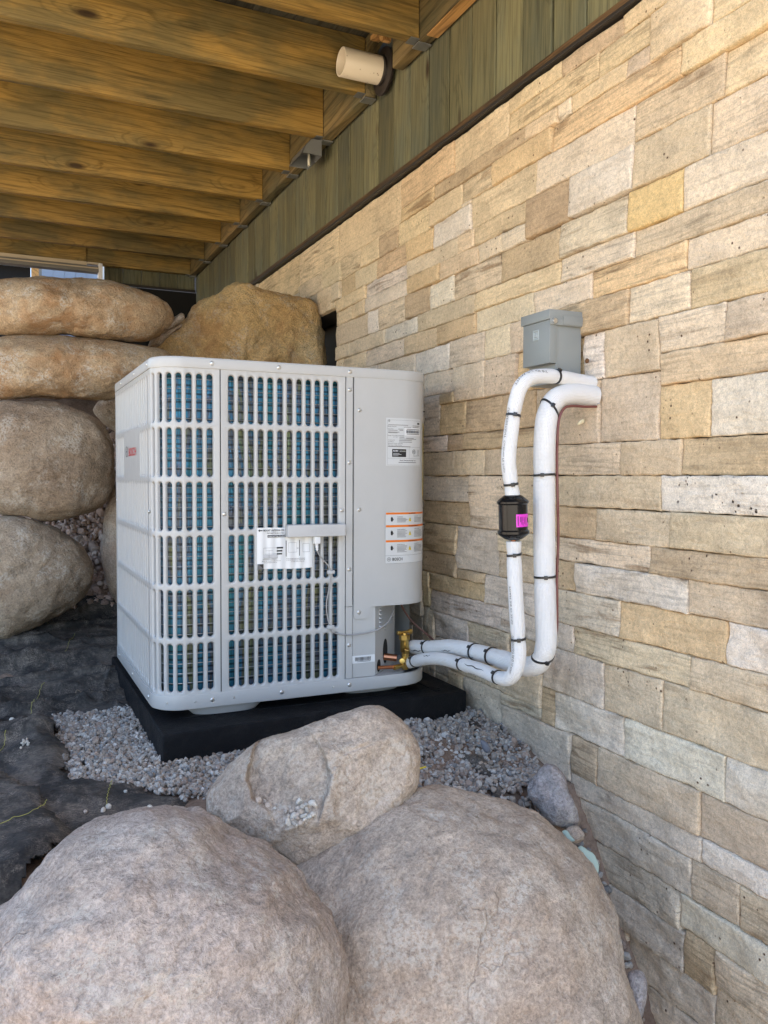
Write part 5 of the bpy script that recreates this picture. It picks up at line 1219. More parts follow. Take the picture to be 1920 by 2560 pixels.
# screws
def screw(pos, nrm, r=.0042):
    return lathe('screw', pos, nrm, [(-.002, r * 1.25), (.0006, r * 1.25), (.0012, r * 1.05), (.0022, r * .8), (.0024, r * .35), (.0012, r * .2)], M['screw'], hp, 12)
def sscrew(s_, z, off=0.001, r=.0042):
    a, b = p3(s_, z, 0), p3(s_, z, 1); return screw(p3(s_, z, off), np.array(b) - np.array(a), r)
for s_ in (SL - .47, SL - .22, SL - .015, .064, .230, .420, SR - .02): sscrew(s_, .2715, .0030)
for s_ in (SL - .55, SL - .28, SL - .02, .062, .237, .420): sscrew(s_, -.5365, .0034)
for s_ in (-.045, .02, .115, .375): sscrew(s_, -.537, .0028, .0022)
for z in (.226, .040, -.236, -.433): sscrew(.420, z, .0005)
for z in (.175, -.082, -.349): sscrew(.4475, z, .0013)
sscrew(.0935, -.088, 0); sscrew(.3995, -.083, 0)
sscrew(SL - .60, -.07, .0); sscrew(SL - .045 + .03, -.083, 0)
screw(rp(.075, -.4085, .0005), (math.sqrt(.5), -math.sqrt(.5), 0), .003)

# ---------------------------------------------------------------- lettering and labels
TXT = []
def text_mesh(s, size, bold=0.0):
    cu = bpy.data.curves.new('txt', 'FONT'); cu.body = s; cu.size = size; cu.offset = bold * .3; cu.resolution_u = 2
    ob = bpy.data.objects.new('txt', cu); COL.objects.link(ob)
    dg = bpy.context.evaluated_depsgraph_get()
    me = bpy.data.meshes.new_from_object(ob.evaluated_get(dg))
    V = np.array([v.co[:] for v in me.vertices]) if len(me.vertices) else np.zeros((0, 3)); F = [tuple(p.vertices) for p in me.polygons]
    bpy.data.objects.remove(ob); bpy.data.curves.remove(cu); bpy.data.meshes.remove(me)
    return V, F
def lettering(s, fn, size, mat, parent, bold=0.0, sx=1.0, fit=None, name='lettering'):
    """fn maps flat (x, y) to a point in the place"""
    V, F = text_mesh(s, size, bold)
    if not len(V): return None
    V[:, 0] -= V[:, 0].min()
    if fit: V[:, 0] *= fit / V[:, 0].max()
    else: V[:, 0] *= sx
    return mesh(name, [fn(a, b) for a, b, _ in V], F, mat, parent)
def on(s0, z0, off): return lambda a, b: p3(s0 + a, z0 + b, off)
def strips(rects, off, mat, parent, name='print_lines'):
    V = []; F = []
    for (a0, a1, b0, b1) in rects:
        k = max(1, int((a1 - a0) / .012)); n = len(V)
        for q in range(k + 1): V += [p3(a0 + (a1 - a0) * q / k, b0, off), p3(a0 + (a1 - a0) * q / k, b1, off)]
        F += [(n + 2 * q, n + 2 * q + 2, n + 2 * q + 3, n + 2 * q + 1) for q in range(k)]
    return mesh(name, V, F, mat, parent)
def emblem(s0, z0, r, off, mat, parent, sx=1.0):
    """ring with the armature bars inside"""
    V = []; F = []
    for k in range(24):
        a = 2 * PI * k / 24
        for rr_ in (r, r * .84): V.append(p3(s0 + sx * rr_ * math.cos(a), z0 + rr_ * math.sin(a), off))
    F = [(2 * k, 2 * ((k + 1) % 24), 2 * ((k + 1) % 24) + 1, 2 * k + 1) for k in range(24)]
    for (x0, x1, y0, y1) in ((-.52, -.36, -.66, .66), (.36, .52, -.66, .66), (-.36, .36, -.09, .09)):
        n = len(V); V += [p3(s0 + sx * r * a, z0 + r * b, off) for a, b in ((x0, y0), (x1, y0), (x1, y1), (x0, y1))]; F.append((n, n + 1, n + 2, n + 3))
    return mesh('emblem', V, F, mat, parent)
# badge on the side
fside = lambda y0, z0: (lambda a, b: (0.34 - .0012, y0 - a, z0 + b))
lettering('BOSCH', fside(2.406, 0.0580), 0.031, M['red'], hp, 0.0012, fit=0.128, name='badge_lettering')
emblem(SL - (2.446 - 2.07), 0.0710, 0.0150, .0012, M['ink_g'], hp, 1.5)
# rating plate
A0, A1 = 0.5225, 0.640
rpl = sheet('rating_plate', A0, A1, 0.033, 0.1585, .0020, M['label_g'], hp, 16)
tag(rpl, label='silver rating plate with barcode')
zf = lambda f: 0.1585 - f * 0.1255            # 0 top, 1 bottom
W_ = A1 - A0
emblem(A0 + .0085, zf(.06), .0030, .0026, M['ink'], rpl)
L2 = .0026
for txt, fx, fy, sz in (('Model Number', .04, .185, .0036), ('Rated Amp', .04, .235, .0032), ('Serial Number', .44, .195, .0034), ('Design Press High psi', .04, .375, .0034), ('Low psi', .18, .405, .0034),
                        ('Fan Motor', .05, .505, .0034), ('Compressor', .05, .470, .0034), ('Minimum Circuit Ampacity', .05, .540, .0034), ('Max Fuse or Max Ckt Bkr', .05, .575, .0034), ('Intertek', .71, .795, .0040)):
    lettering(txt, on(A0 + fx * W_, zf(fy), L2), sz, M['ink_g'], rpl, .0001, sx=1.15)
lettering('Bosch Thermotechnology Corp.', on(A0 + .34 * W_, zf(.895), L2), .0046, M['ink'], rpl, .0002, fit=.45 * W_)
strips([(A0 + .31 * W_, A0 + .80 * W_, zf(.935), zf(.922))], L2, M['ink_g'], rpl)
strips([(A0 + .03 * W_, A0 + .97 * W_, zf(a), zf(a) + .0004) for a in (.045, .605, .845, .985)] + [(A0 + .03 * W_, A0 + .033 * W_, zf(.985), zf(.045)), (A0 + .967 * W_, A0 + .97 * W_, zf(.985), zf(.045)), (A0 + .585 * W_, A0 + .588 * W_, zf(.845), zf(.605))], L2, M['ink_g'], rpl, 'border')
strips([(A0 + a * W_, A0 + b * W_, zf(c_), zf(c_ - .010)) for a, b, c_ in ((.05, .55, .150), (.68, .93, .155), (.68, .90, .185), (.30, .42, .235), (.05, .28, .262), (.33, .42, .262), (.05, .33, .300), (.05, .28, .315), (.33, .45, .375), (.33, .45, .405), (.50, .72, .42), (.33, .80, .440), (.32, .66, .470), (.32, .66, .505), (.05, .62, .600))], L2, M['ink_g'], rpl)
strips([(A0 + .84 * W_, A0 + .93 * W_, zf(.118), zf(.080))], L2, M['ink'], rpl, 'black_box')
bc = sheet('barcode_sticker', A0 + .455 * W_, A0 + .955 * W_, zf(.360), zf(.200), .0027, M['label'], rpl, 6)
def barcode(s0, s1, z0, z1, off, parent, n=26):
    rects = []; s_ = s0
    while s_ < s1:
        w_ = random.choice((.0005, .0008, .0012)) * (s1 - s0) / .048; rects.append((s_, min(s_ + w_, s1), z0, z1)); s_ += w_ + random.choice((.0005, .0007, .0011)) * (s1 - s0) / .048
    strips(rects, off, M['ink'], parent, 'barcode_bars')
barcode(A0 + .50 * W_, A0 + .92 * W_, zf(.308), zf(.248), .0032, rpl)
strips([(A0 + .51 * W_, A0 + .92 * W_, zf(.235), zf(.222)), (A0 + .51 * W_, A0 + .92 * W_, zf(.335), zf(.322))], .0032, M['ink_g'], rpl)
strips([(A0 + .15 * W_, A0 + .50 * W_, zf(.815), zf(.650))], .0024, M['ink'], rpl, 'black_box')
lettering('AHRI', on(A0 + .165 * W_, zf(.705), .0029), .0062, M['label'], rpl, .0004, sx=1.1)
lettering('CERTIFIED', on(A0 + .325 * W_, zf(.705), .0029), .0040, M['label_g'], rpl, .0001, fit=.16 * W_)
strips([(A0 + .17 * W_, A0 + .33 * W_, zf(.745), zf(.737)), (A0 + .17 * W_, A0 + .38 * W_, zf(.768), zf(.760)), (A0 + .17 * W_, A0 + .30 * W_, zf(.795), zf(.788))], .0029, M['label_g'], rpl)
emblem(A0 + .725 * W_, zf(.70), .0062, L2, M['ink'], rpl)
strips([(A0 + .845 * W_, A0 + .925 * W_, zf(a), zf(a) + .0010) for a in (.665, .69, .715, .74, .765, .785)], L2, M['ink_g'], rpl)
# warning label
B0, B1 = 0.521, 0.668
wl = sheet('warning_label', B0, B1, -0.2255, -0.0885, .0020, M['label_g'], hp, 22)
zg = lambda f: -0.0885 - f * 0.137
WB = B1 - B0
def u_(f): return B0 + f * WB
blocks = ((.012, .050, 'WARNING', .22), (.255, .295, 'AVERTISSEMENT', .50), (.545, .585, 'ADVERTENCIA', .80))
strips([(u_(.012), u_(1.0), zg(b), zg(a)) for a, b, _, _ in blocks], .0026, M['orange'], wl, 'orange_bar')
for i, (a, b, tx, e) in enumerate(blocks):
    lettering(tx, on(u_(.50), zg(b - .006), .0032), .0042, M['ink'], wl, .0002, sx=1.0)
    V = [p3(u_(.468), zg(b - .008), .0032), p3(u_(.495), zg(b - .008), .0032), p3(u_(.4815), zg(a + .006), .0032)]
    mesh('caution_mark', V, [(0, 1, 2)], M['ink'], wl)
    zc = zg(b + .095 + (.02 if i else 0))
    tri = [(-.0048, -.0060), (.0048, -.0060), (0, .0060)]
    mesh('warning_triangle', [p3(u_(.50) + x, zc + y, .0030) for x, y in tri], [(0, 1, 2)], M['yellow'], wl)
    V = []; F = []
    for x0, x1, y0, y1 in ((-.0007, .0007, -.0014, .0034), (-.0007, .0007, -.0042, -.0028)):
        n = len(V); V += [p3(u_(.50) + x, zc + y, .0035) for x, y in ((x0, y0), (x1, y0), (x1, y1), (x0, y1))]; F.append((n, n + 1, n + 2, n + 3))
    mesh('exclamation_mark', V, F, M['ink'], wl)
    # hand
    V = []; F = []
    def blob(cx, cy, rx, ry):
        n = len(V); V.extend(p3(u_(.130) + cx + rx * math.cos(q), zc + cy + ry * math.sin(q), .0030) for q in np.linspace(0, 2 * PI, 13)[:-1]); F.append(tuple(range(n, n + 12)))
    blob(0, -.0022, .0032, .0038)
    for q, (cx, cy, ry) in enumerate(((-.0024, .0024, .0030), (-.0008, .0036, .0036), (.0008, .0034, .0034), (.0023, .0022, .0028), (.0042, -.0006, .0022))): blob(cx, cy, .00085, ry)
    mesh('hand_symbol', V, F, M['ink'], wl)
    h0 = b + .045
    lettering(tx, on(u_(.235), zg(h0 + .012), .0028), .0034, M['ink_g'], wl, .0002)
    lettering(tx, on(u_(.605), zg(h0 + .005), .0028), .0034, M['ink_g'], wl, .0002)
    nl = 4 if i == 0 else 6
    strips([(u_(.235), u_(.235 + random.uniform(.15, .21)), zg(h0 + .036 + q * .023), zg(h0 + .028 + q * .023)) for q in range(nl)] +
           [(u_(.605), u_(.605 + random.uniform(.22, .30)), zg(h0 + .032 + q * .024), zg(h0 + .024 + q * .024)) for q in range(nl)], .0028, M['ink_g'], wl)
strips([(u_(.0), u_(1.0), zg(.845), zg(.841)), (u_(0), u_(1.0), zg(.997), zg(.993)), (u_(0), u_(.003), zg(.997), zg(0))], .0026, M['ink_g'], wl, 'border')
emblem(u_(.075), zg(.915), .0055, .0028, M['ink_g'], wl)
lettering('BOSCH', on(u_(.145), zg(.943), .0028), .0112, M['ink'], wl, .0005, fit=.20 * WB)
# barcode on the lower panel
bl = sheet('barcode_label', 0.4300, 0.4945, -0.4830, -0.4630, -.0022, M['label'], hp, 1)
barcode(0.438, 0.483, -0.4775, -0.4672, -.0017, bl)
strips([(0.444, 0.482, -.4800, -.4788)], -.0017, M['ink_g'], bl)
# paper sticker under the antenna
V = []; F = []
NS = 40; NZ = 4
for k in range(NS + 1):
    s_ = 0.174 + 0.1445 * k / NS
    ph = (s_ + 0.41 - 0.5713) / 0.0247
    wob = 0.0006 + 0.0022 * (0.5 - 0.5 * math.cos(2 * PI * (ph + .5)))
    for q in range(NZ + 1): V.append(p3(s_, -0.2262 + 0.1022 * q / NZ + 0.001 * math.sin(s_ * 40), wob))
F = [(k * (NZ + 1) + q, (k + 1) * (NZ + 1) + q, (k + 1) * (NZ + 1) + q + 1, k * (NZ + 1) + q + 1) for k in range(NS) for q in range(NZ)]
pst = mesh('paper_sticker', V, F, M['label'], hp, smooth=180)
tag(pst, label='white paper sticker with mounting diagrams')
PO = .0034
lettering('MOUNT ANTENNA ON 3RD', on(0.190, -0.1325, PO), .0074, M['ink'], pst, .0003, fit=.064)
lettering('FURTHEST FROM A WALL ON', on(0.199, -0.1385, PO), .0045, M['ink'], pst, .0002, fit=.052)
mesh('arrow', [p3(a, b, PO) for a, b in ((.1765, -.130), (.181, -.1265), (.181, -.1288), (.1875, -.1288), (.1875, -.1312), (.181, -.1312), (.181, -.1335))], [tuple(range(7))], M['ink'], pst)
strips([(.2005, .256, -.1475, -.1415)], PO - .0004, M['ink'], pst, 'black_bar')
lettering('REMOVE THIS STICKER BEF', on(.2025, -.1463, PO + .0003), .0042, M['label'], pst, .0002, fit=.051)
dia = []
for a0, a1, b0, b1 in ((.190, .226, -.1985, -.1735), (.2545, .276, -.186, -.162), (.292, .310, -.186, -.165)):
    dia += [(a0, a1, b0, b0 + .0005), (a0, a1, b1, b1 + .0005), (a0, a0 + .0004, b0, b1), (a1, a1 + .0004, b0, b1)]
dia += [(.195, .215, -.180, -.1796), (.193, .222, -.1885, -.188), (.204, .2045, -.198, -.178), (.188, .225, -.2015, -.2005)]
strips(dia, PO, M['ink_g'], pst, 'diagram_lines')
strips([(.190, .226, -.1985, -.1900)], PO - .0003, plain('pale_grey_print', (0.50, 0.51, 0.52), .5), pst, 'diagram_shade')
strips([(.224, .2405, -.1755, -.1715), (.224, .2385, -.1830, -.1792), (.224, .2378, -.1905, -.1868), (.2475, .2492, -.196, -.156), (.2825, .2842, -.195, -.1555)], PO, M['ink'], pst, 'black_bar')
for txt, a, b in (('Mount the antenna on the 3rd screw', .186, -.2065), ('from the bottom of the unit', .191, -.2105), ('For the strongest signal mount the antenna', .249, -.2025), ('on the side farthest from a wall on the left', .249, -.2062), ('or right side of the unit', .262, -.2100)):
    lettering(txt, on(a, b, PO), .0032, M['ink_g'], pst, .0001, fit=.049 if len(txt) > 30 else .034)
lettering('OR', on(.2765, -.1770, PO), .0032, M['ink'], pst, .0002)
mesh('corner_mark', [p3(a, b, PO) for a, b in ((.1745, -.2125), (.1745, -.2255), (.190, -.2255), (.190, -.2125))], [(0, 1, 2, 3)], M['ink_g'], pst)
mesh('corner_mark', [p3(a, b, PO + .0003) for a, b in ((.177, -.2125), (.190, -.2245), (.190, -.2125))], [(0, 1, 2)], M['ink'], pst)
# antenna
ant = box('antenna', 0.6560, 0.8110, 1.9755, 1.9985, -0.1475, -0.1165, M['greyplastic'], hp, bevel=0.0035, seg=3)
tag(ant, label='flat grey bar antenna with embossed logo')
fa = lambda x0, z0: (lambda a, b: (x0 + a, 1.9750, z0 + b))
M['emboss'] = plain('embossed_plastic', (0.50, 0.505, 0.50), 0.4)
V, F = text_mesh('BOSCH', 0.0125, .0004); V[:, 0] *= .043 / V[:, 0].max(); n = len(V)
lo = [(0.7315 + a, 1.9746, -0.1370 + b) for a, b, _ in V]; hi = [(x, 1.9758, z) for x, y, z in lo]
mesh('embossed_lettering', lo + hi, F + [(i, i + n, (i + 1) % n + n, (i + 1) % n) for i in range(0)], M['emboss'], ant)
V = []
for k in range(24):
    a = 2 * PI * k / 24
    for r_ in (.0062, .0052): V.append((.7205 + r_ * math.cos(a), 1.9747, -.1325 + r_ * math.sin(a)))
mesh('embossed_emblem', V, [(2 * k, 2 * ((k + 1) % 24), 2 * ((k + 1) % 24) + 1, 2 * k + 1) for k in range(24)], M['emboss'], ant)
box('connector', 0.7275, 0.7435, 1.979, 1.995, -0.1655, -0.1465, M['label'], ant, bevel=.002)
lathe('strain_relief', (0.7355, 1.987, -0.165), (0.1, 0, -1), [(0, .0040), (.004, .0046), (.006, .0036), (.009, .0044), (.012, .0034), (.015, .0038), (.018, .0026)], M['label'], ant, 12)
CAB = [(.737, 1.987, -.180), (.740, 1.987, -.189), (.750, 1.989, -.203), (.768, 1.992, -.222), (.7775, 1.994, -.240), (.775, 1.9955, -.270), (.766, 1.996, -.318), (.769, 1.996, -.358), (.777, 1.9945, -.381), (.784, 1.993, -.395), (.82, 1.994, -.4045), (.87, 1.9935, -.4045), (.91, 1.992, -.396), (.95, 2.01, -.378), (.985, 2.05, -.348)]
tube('antenna_cable', catmull(CAB, 6), .0018, M['cable'], hp, 8)
for z, x in ((-.240, .7775), (-.381, .777)):
    m = MB(); m.box(x - .0095, x + .0095, 1.9925, 1.9995, z - .0045, z + .0045); m.box(x - .004, x + .004, 1.990, 1.9925, z - .004, z + .004)
    m.obj('cable_clip', M['greyplastic'], hp, bevel=.0008)
# yellow energy guide edge on the far side of the cover
sheet('yellow_label', 0.664, 0.715, -0.060, 0.150, .0022, M['yellow'], hp, 8)
# service valves and stubs
tube('copper_stub', [rp(.070, -.484), (0.985, 2.035, -.487)], .0095, M['copper'], hp, 14)
tube('copper_stub', [rp(.020, -.504), (0.975, 2.018, -.507)], .0050, M['copper'], hp, 12)
sv_ = lathe('suction_valve', (1.010, 2.040, -.474), (0, 0, 1), [(0, .0105), (.006, .0120), (.030, .0120), (.034, .0130)], M['brass'], hp, 20)
lathe('hex_cap', (1.010, 2.040, -.4395), (0, 0, 1), [(0, .0150), (.012, .0150), (.0135, .0135)], M['brass'], sv_, 6, 20)
lathe('cap_stem', (1.010, 2.040, -.4260), (0, 0, 1), [(0, .0085), (.006, .0085), (.008, .006)], M['brass'], sv_, 14)
tube('flare_arm', [(0.990, 2.038, -.420), (1.028, 2.045, -.419)], .0042, M['brass'], sv_, 10)
lathe('flare_cap', (1.030, 2.045, -.419), (1, .1, 0), [(-.006, .0068), (.004, .0068), (.005, .005)], M['brass'], sv_, 6, 20)
lathe('flare_cap', (0.992, 2.038, -.420), (-1, -.1, 0), [(-.004, .0062), (.003, .0062), (.004, .005)], M['brass'], sv_, 6, 20)
tube('pipe_neck', [(1.010, 2.040, -.462), (1.038, 2.055, -.464)], .0105, M['brass'], sv_, 14)
lv_ = lathe('liquid_valve', (1.000, 2.015, -.515), (0, 0, 1), [(0, .0075), (.005, .0100), (.030, .0088), (.036, .0100), (.044, .0100), (.0455, .0075)], M['brass'], hp, 18)
lathe('side_cap', (0.992, 2.012, -.4900), (-.6, -.8, 0.1), [(0, .0085), (.010, .0085), (.0125, .0070), (.0128, .003)], M['brass'], lv_, 16)
lathe('hex_cap', (1.000, 2.013, -.4695), (0.2, -.3, 1), [(0, .0098), (.010, .0098), (.0115, .008)], M['brass'], lv_, 6, 20)
tube('pipe_neck', [(0.965, 2.012, -.507), (1.020, 2.022, -.502)], .0068, M['brass'], lv_, 12)
lathe('grommet', (1.040, 2.130, CZ + .001), (0, 0, -1), [(0, .016), (.006, .016), (.010, .012), (.012, .008)], M['tie'], hp, 16)
tube('control_wire', catmull([(1.040, 2.130, -.345), (1.046, 2.120, -.37), (1.062, 2.09, -.405), (1.085, 2.04, -.435), (1.075, 1.99, -.440)], 8), .0026, plain('brown_wire', (0.14, 0.062, 0.045), .5), hp, 8)

# ================================================================== LINE SET
t = NT('white_insulation', 0.62, 0, 0.4)
uvn = t.n('ShaderNodeUVMap'); uvn.uv_map = 'UVMap'
P = t.pos()
t.color(t.mix(t.ramp(t.noise(P, 18, 5, 0.7), [(0.40, 0.0), (0.75, 0.35)]), (0.82, 0.82, 0.81), (0.70, 0.695, 0.67)))
sx_ = t.n('ShaderNodeSeparateXYZ'); t.l(uvn.outputs[0], sx_.inputs[0])
g1 = t.math('SINE', t.math('MULTIPLY', sx_.outputs[0], 2 * PI / .0035)); g2 = t.math('SINE', t.math('MULTIPLY', sx_.outputs[1], 2 * PI / .0028))
t.bump(t.math('MAXIMUM', g1, g2), 0.0009, 0.8)
M['insul'] = t.m
M['slit'] = plain('open_seam', (0.05, 0.05, 0.055), 0.9)
def zip_tie(Q, at, r, parent, face=(-0.5, -0.85, 0.1), tilt=0.0):
    Q = np.asarray(Q); i = int(np.argmin(np.linalg.norm(Q - np.array(at), axis=1)))
    T = Q[min(i + 1, len(Q) - 1)] - Q[max(i - 1, 0)]; T = T / np.linalg.norm(T)
    f = np.array(face, float); f -= T * (f @ T); f /= np.linalg.norm(f); g = np.cross(T, f)
    T2 = T + tilt * g; T2 /= np.linalg.norm(T2)
    V = []; F = []; n = 28; w = .0024
    for k in range(n):
        a = 2 * PI * k / n
        d = math.cos(a) * f + math.sin(a) * g
        for rr_, tt in ((r - .0005, -w), (r + .0012, -w), (r + .0012, w), (r - .0005, w)):
            V.append(Q[i] + d * rr_ + T * tt + T * tilt * r * math.sin(a))
    for k in range(n):
        k2 = (k + 1) % n
        for q in range(4): F.append((4 * k + q, 4 * k + (q + 1) % 4, 4 * k2 + (q + 1) % 4, 4 * k2 + q))
    o = mesh('zip_tie', V, F, M['tie'], parent, smooth=40)
    c0 = Q[i] + f * (r + .0028)
    V = [c0 + a * T * .0040 + b * g * .0038 + c_ * f * .0028 for a in (-1, 1) for b in (-1, 1) for c_ in (-1, 1)]
    m = MB(); m.add(V, [(0, 1, 3, 2), (4, 6, 7, 5), (0, 4, 5, 1), (2, 3, 7, 6), (0, 2, 6, 4), (1, 5, 7, 3)])
    m.obj('tie_head', M['tie'], o, bevel=.0007)
    return o
def waist(Q, R, ats, dep=.0018):
    R = np.array(R, float)
    for at in ats:
        d = np.linalg.norm(Q - np.array(at), axis=1); R -= dep * np.exp(-(d / .010) ** 2)
    return R
liq = empty('liquid_line', (1.205, 1.51, 0.213), 'thinner white insulated pipe carrying the black filter drier', 'pipe')
Qu = catmull([(1.212, 1.510, .213), (1.17, 1.508, .216), (1.12, 1.503, .220), (1.075, 1.497, .2205), (1.035, 1.493, .2135), (1.008, 1.490, .194), (0.9945, 1.490, .158), (.9855, 1.490, .105), (.979, 1.490, .045), (.983, 1.490, .005), (.990, 1.490, -.036)], 10)
tu = [(1.108, 1.502, .2205), (.990, 1.490, .133), (.989, 1.490, -.012)]
tube('insulation', Qu, waist(Qu, np.full(len(Qu), .0158), tu), M['insul'], liq, 24)
Ql = catmull([(.9940, 1.490, -.1315), (.9965, 1.490, -.19), (1.001, 1.490, -.257), (1.007, 1.489, -.335), (1.008, 1.488, -.375), (1.006, 1.495, -.408), (1.002, 1.515, -.430), (1.000, 1.555, -.4365), (1.000, 1.631, -.4355), (1.004, 1.717, -.441), (1.009, 1.80, -.4475), (1.011, 1.86, -.456), (1.012, 1.93, -.472), (1.014, 2.018, -.4985)], 10)
tl = [(.995, 1.490, -.160), (1.007, 1.489, -.338), (1.000, 1.555, -.4365), (1.004, 1.717, -.441), (1.013, 1.985, -.489)]
tube('insulation', Ql, waist(Ql, np.full(len(Ql), .0160), tl), M['insul'], liq, 24)
for at in tu[:1]: zip_tie(Qu, at, .0148, liq, (0, -.6, .8))
for at in tu[1:]: zip_tie(Qu, at, .0148, liq, (-.35, -.93, 0))
for at, fc, tl_ in zip(tl, ((-.5, -.86, 0), (-.5, -.86, 0), (-.75, 0, .66), (-.8, 0, .6), (-.8, 0, .6)), (.12, .06, 0, 0, 0)): zip_tie(Ql, at, .0150, liq, fc, tl_)
tube('copper_neck', [(.9895, 1.49, -.020), (.9915, 1.49, -.046)], .006, M['copper'], liq, 12)
tube('copper_neck', [(.9935, 1.49, -.128), (.9948, 1.49, -.152)], .006, M['copper'], liq, 12)
dr = lathe('filter_drier', (.9900, 1.49, -.034), (.038, 0, -1), [(0, .0165), (.002, .0205), (.011, .0315), (.0135, .0335), (.017, .0335), (.020, .0305), (.073, .0305), (.076, .0335), (.081, .0335), (.0835, .0315), (.092, .0205), (.095, .0120)], NT('gloss_black_enamel', 0.14, 0, 0.28).color((0.008, 0.008, 0.009)).m, liq, 40)
tag(dr, label='glossy black filter drier with pink label')
V = []; F = []; ax = np.array([.038, 0, -1.0]); ax /= np.linalg.norm(ax); c0 = np.array([.9900, 1.49, -.034])
M['pink'] = plain('pink_label', (0.70, 0.045, 0.55), 0.35)
def drp(a, tt, r=.0309):
    u = np.cross(ax, [0, 1.0, 0]); u /= np.linalg.norm(u); w = np.cross(ax, u)
    if u[0] < 0: u = -u
    if w[1] > 0: w = -w
    return c0 + ax * tt + r * (math.sin(a) * u + math.cos(a) * w)
nA = 16; A_0, A_1 = math.radians(-22), math.radians(62)
for k in range(nA + 1):
    a = A_0 + (A_1 - A_0) * k / nA
    V += [drp(a, .0660), drp(a, .0395)]
pk = mesh('pink_label', V, [(2 * k, 2 * k + 2, 2 * k + 3, 2 * k + 1) for k in range(nA)], M['pink'], dr, smooth=180)
V = []; F = []                               # small unreadable print on the pink label
for a, b, t0, t1 in ((-16, -13, .043, .063), (-6, -3.5, .045, .056), (0, 2.5, .045, .061), (6, 8, .045, .053), (6, 8, .056, .063), (14, 16, .046, .060), (22, 24, .045, .062), (34, 44, .048, .058), (50, 52, .043, .063)):
    n = len(V); V += [drp(math.radians(q), tt, .0312) for q, tt in ((a, t0), (b, t0), (b, t1), (a, t1))]; F.append((n, n + 1, n + 2, n + 3))
mesh('print_lines', V, F, M['ink'], pk)
def along(Q, s_at, r, ang, flip=1):
    """maps flat text onto the pipe: x runs along it"""
    L = np.concatenate([[0], np.cumsum(np.linalg.norm(np.diff(Q, axis=0), axis=1))])
    T = np.gradient(Q, axis=0); T /= np.linalg.norm(T, axis=1)[:, None]
    def fn(a, b):
        s_ = s_at + flip * a
        c = np.array([np.interp(s_, L, Q[:, k]) for k in range(3)]); tt = np.array([np.interp(s_, L, T[:, k]) for k in range(3)])
        f = np.array(ang, float); f -= tt * (f @ tt); f /= np.linalg.norm(f); g = np.cross(tt, f) * flip
        th = b / r
        return c + (r + .0006) * (math.cos(th) * f + math.sin(th) * g)
    return fn
fc = (-.93, -.37, 0)
lettering('3/8 ID 1/2 WALL', along(Qu, .145, .0158, fc), .0085, M['ink_g'], liq, 0.0, fit=.075)
lettering('UV RESISTANT', along(Qu, .265, .0158, fc), .0075, M['ink_g'], liq, 0.0, fit=.062)
lettering('Conforms PE Foam', along(Qu, .333, .0158, fc), .0065, M['ink_g'], liq, 0.0, fit=.062)
lettering('FOAM 3/8 ID 25/50', along(Ql, .095, .0160, fc), .0060, M['ink_g'], liq, 0.0, fit=.080)
lettering('UV RESISTANT 3/8 ID 1/2 WALL', along(Ql, .200, .0160, fc), .0085, M['ink_g'], liq, 0.0, fit=.085)
lettering('Conforms 25/50 ASTM E84', along(Ql, .340, .0160, (-.6, 0, -.8), 1), .0065, M['ink_g'], liq, 0.0, fit=.12)
def slit(Q, s0, s1, r, ang, parent, w=.0012):
    fn = along(Q, 0, r, ang); V = []; n = 14
    for k in range(n + 1):
        s_ = s0 + (s1 - s0) * k / n; h = w * math.sin(PI * k / n) + .0001
        V += [fn(s_, -h + .0012 * math.sin(k)), fn(s_, h + .0012 * math.sin(k))]
    mesh('open_seam', V, [(2 * k, 2 * k + 2, 2 * k + 3, 2 * k + 1) for k in range(n)], M['slit'], parent)
slit(Ql, .385, .475, .0160, (-.75, 0, .35), liq); slit(Ql, .66, .70, .0160, (-.85, 0, .5), liq, .0008)

suc = empty('suction_line', (1.205, 1.504, 0.186), 'thick white insulated pipe looping up behind the thinner one to the wall', 'pipe')
Qs = catmull([(1.212, 1.504, .184), (1.17, 1.503, .186), (1.135, 1.500, .1835), (1.100, 1.496, .170), (1.078, 1.492, .138), (1.070, 1.490, .083), (1.070, 1.490, .0), (1.071, 1.490, -.088), (1.074, 1.490, -.20), (1.077, 1.489, -.29), (1.079, 1.488, -.345), (1.077, 1.494, -.380), (1.073, 1.512, -.405), (1.069, 1.550, -.4175), (1.065, 1.607, -.4185), (1.060, 1.675, -.418), (1.055, 1.738, -.420), (1.051, 1.80, -.4225), (1.049, 1.86, -.430), (1.046, 1.94, -.446), (1.041, 2.045, -.463)], 10)
LS = np.concatenate([[0], np.cumsum(np.linalg.norm(np.diff(Qs, axis=0), axis=1))])
Rs = np.interp(LS, [0, .55, .70, .84, .845, 1.25], [.0234, .0234, .0228, .0220, .0203, .0193])
ts = [(1.083, 1.4925, .150), (1.070, 1.490, .008), (1.0745, 1.490, -.215), (1.076, 1.497, -.386), (1.060, 1.675, -.418), (1.0545, 1.745, -.420), (1.045, 1.965, -.4505)]
tube('insulation', Qs, waist(Qs, Rs, ts, .0014), M['insul'], suc, 32)
for at, fcx, tl_, r_ in zip(ts, ((-.3, -.9, .2), (-.7, -.7, 0), (-.5, -.86, 0), (-.2, -.5, -.8), (-.8, 0, .6), (-.8, 0, .6), (-.8, 0, .6)), (-.5, .06, .03, .4, 0, 0, 0), (.0229, .0227, .0227, .0221, .0208, .0198, .0188)):
    zip_tie(Qs, at, r_, suc, fcx, tl_)
slit(Qs, 1.17, 1.235, .0192, (-.8, 0, -.35), suc, .0014); slit(Qs, 1.02, 1.07, .0196, (-.8, 0, -.3), suc, .0009); slit(Qs, .92, .955, .0206, (-.8, 0, -.5), suc)
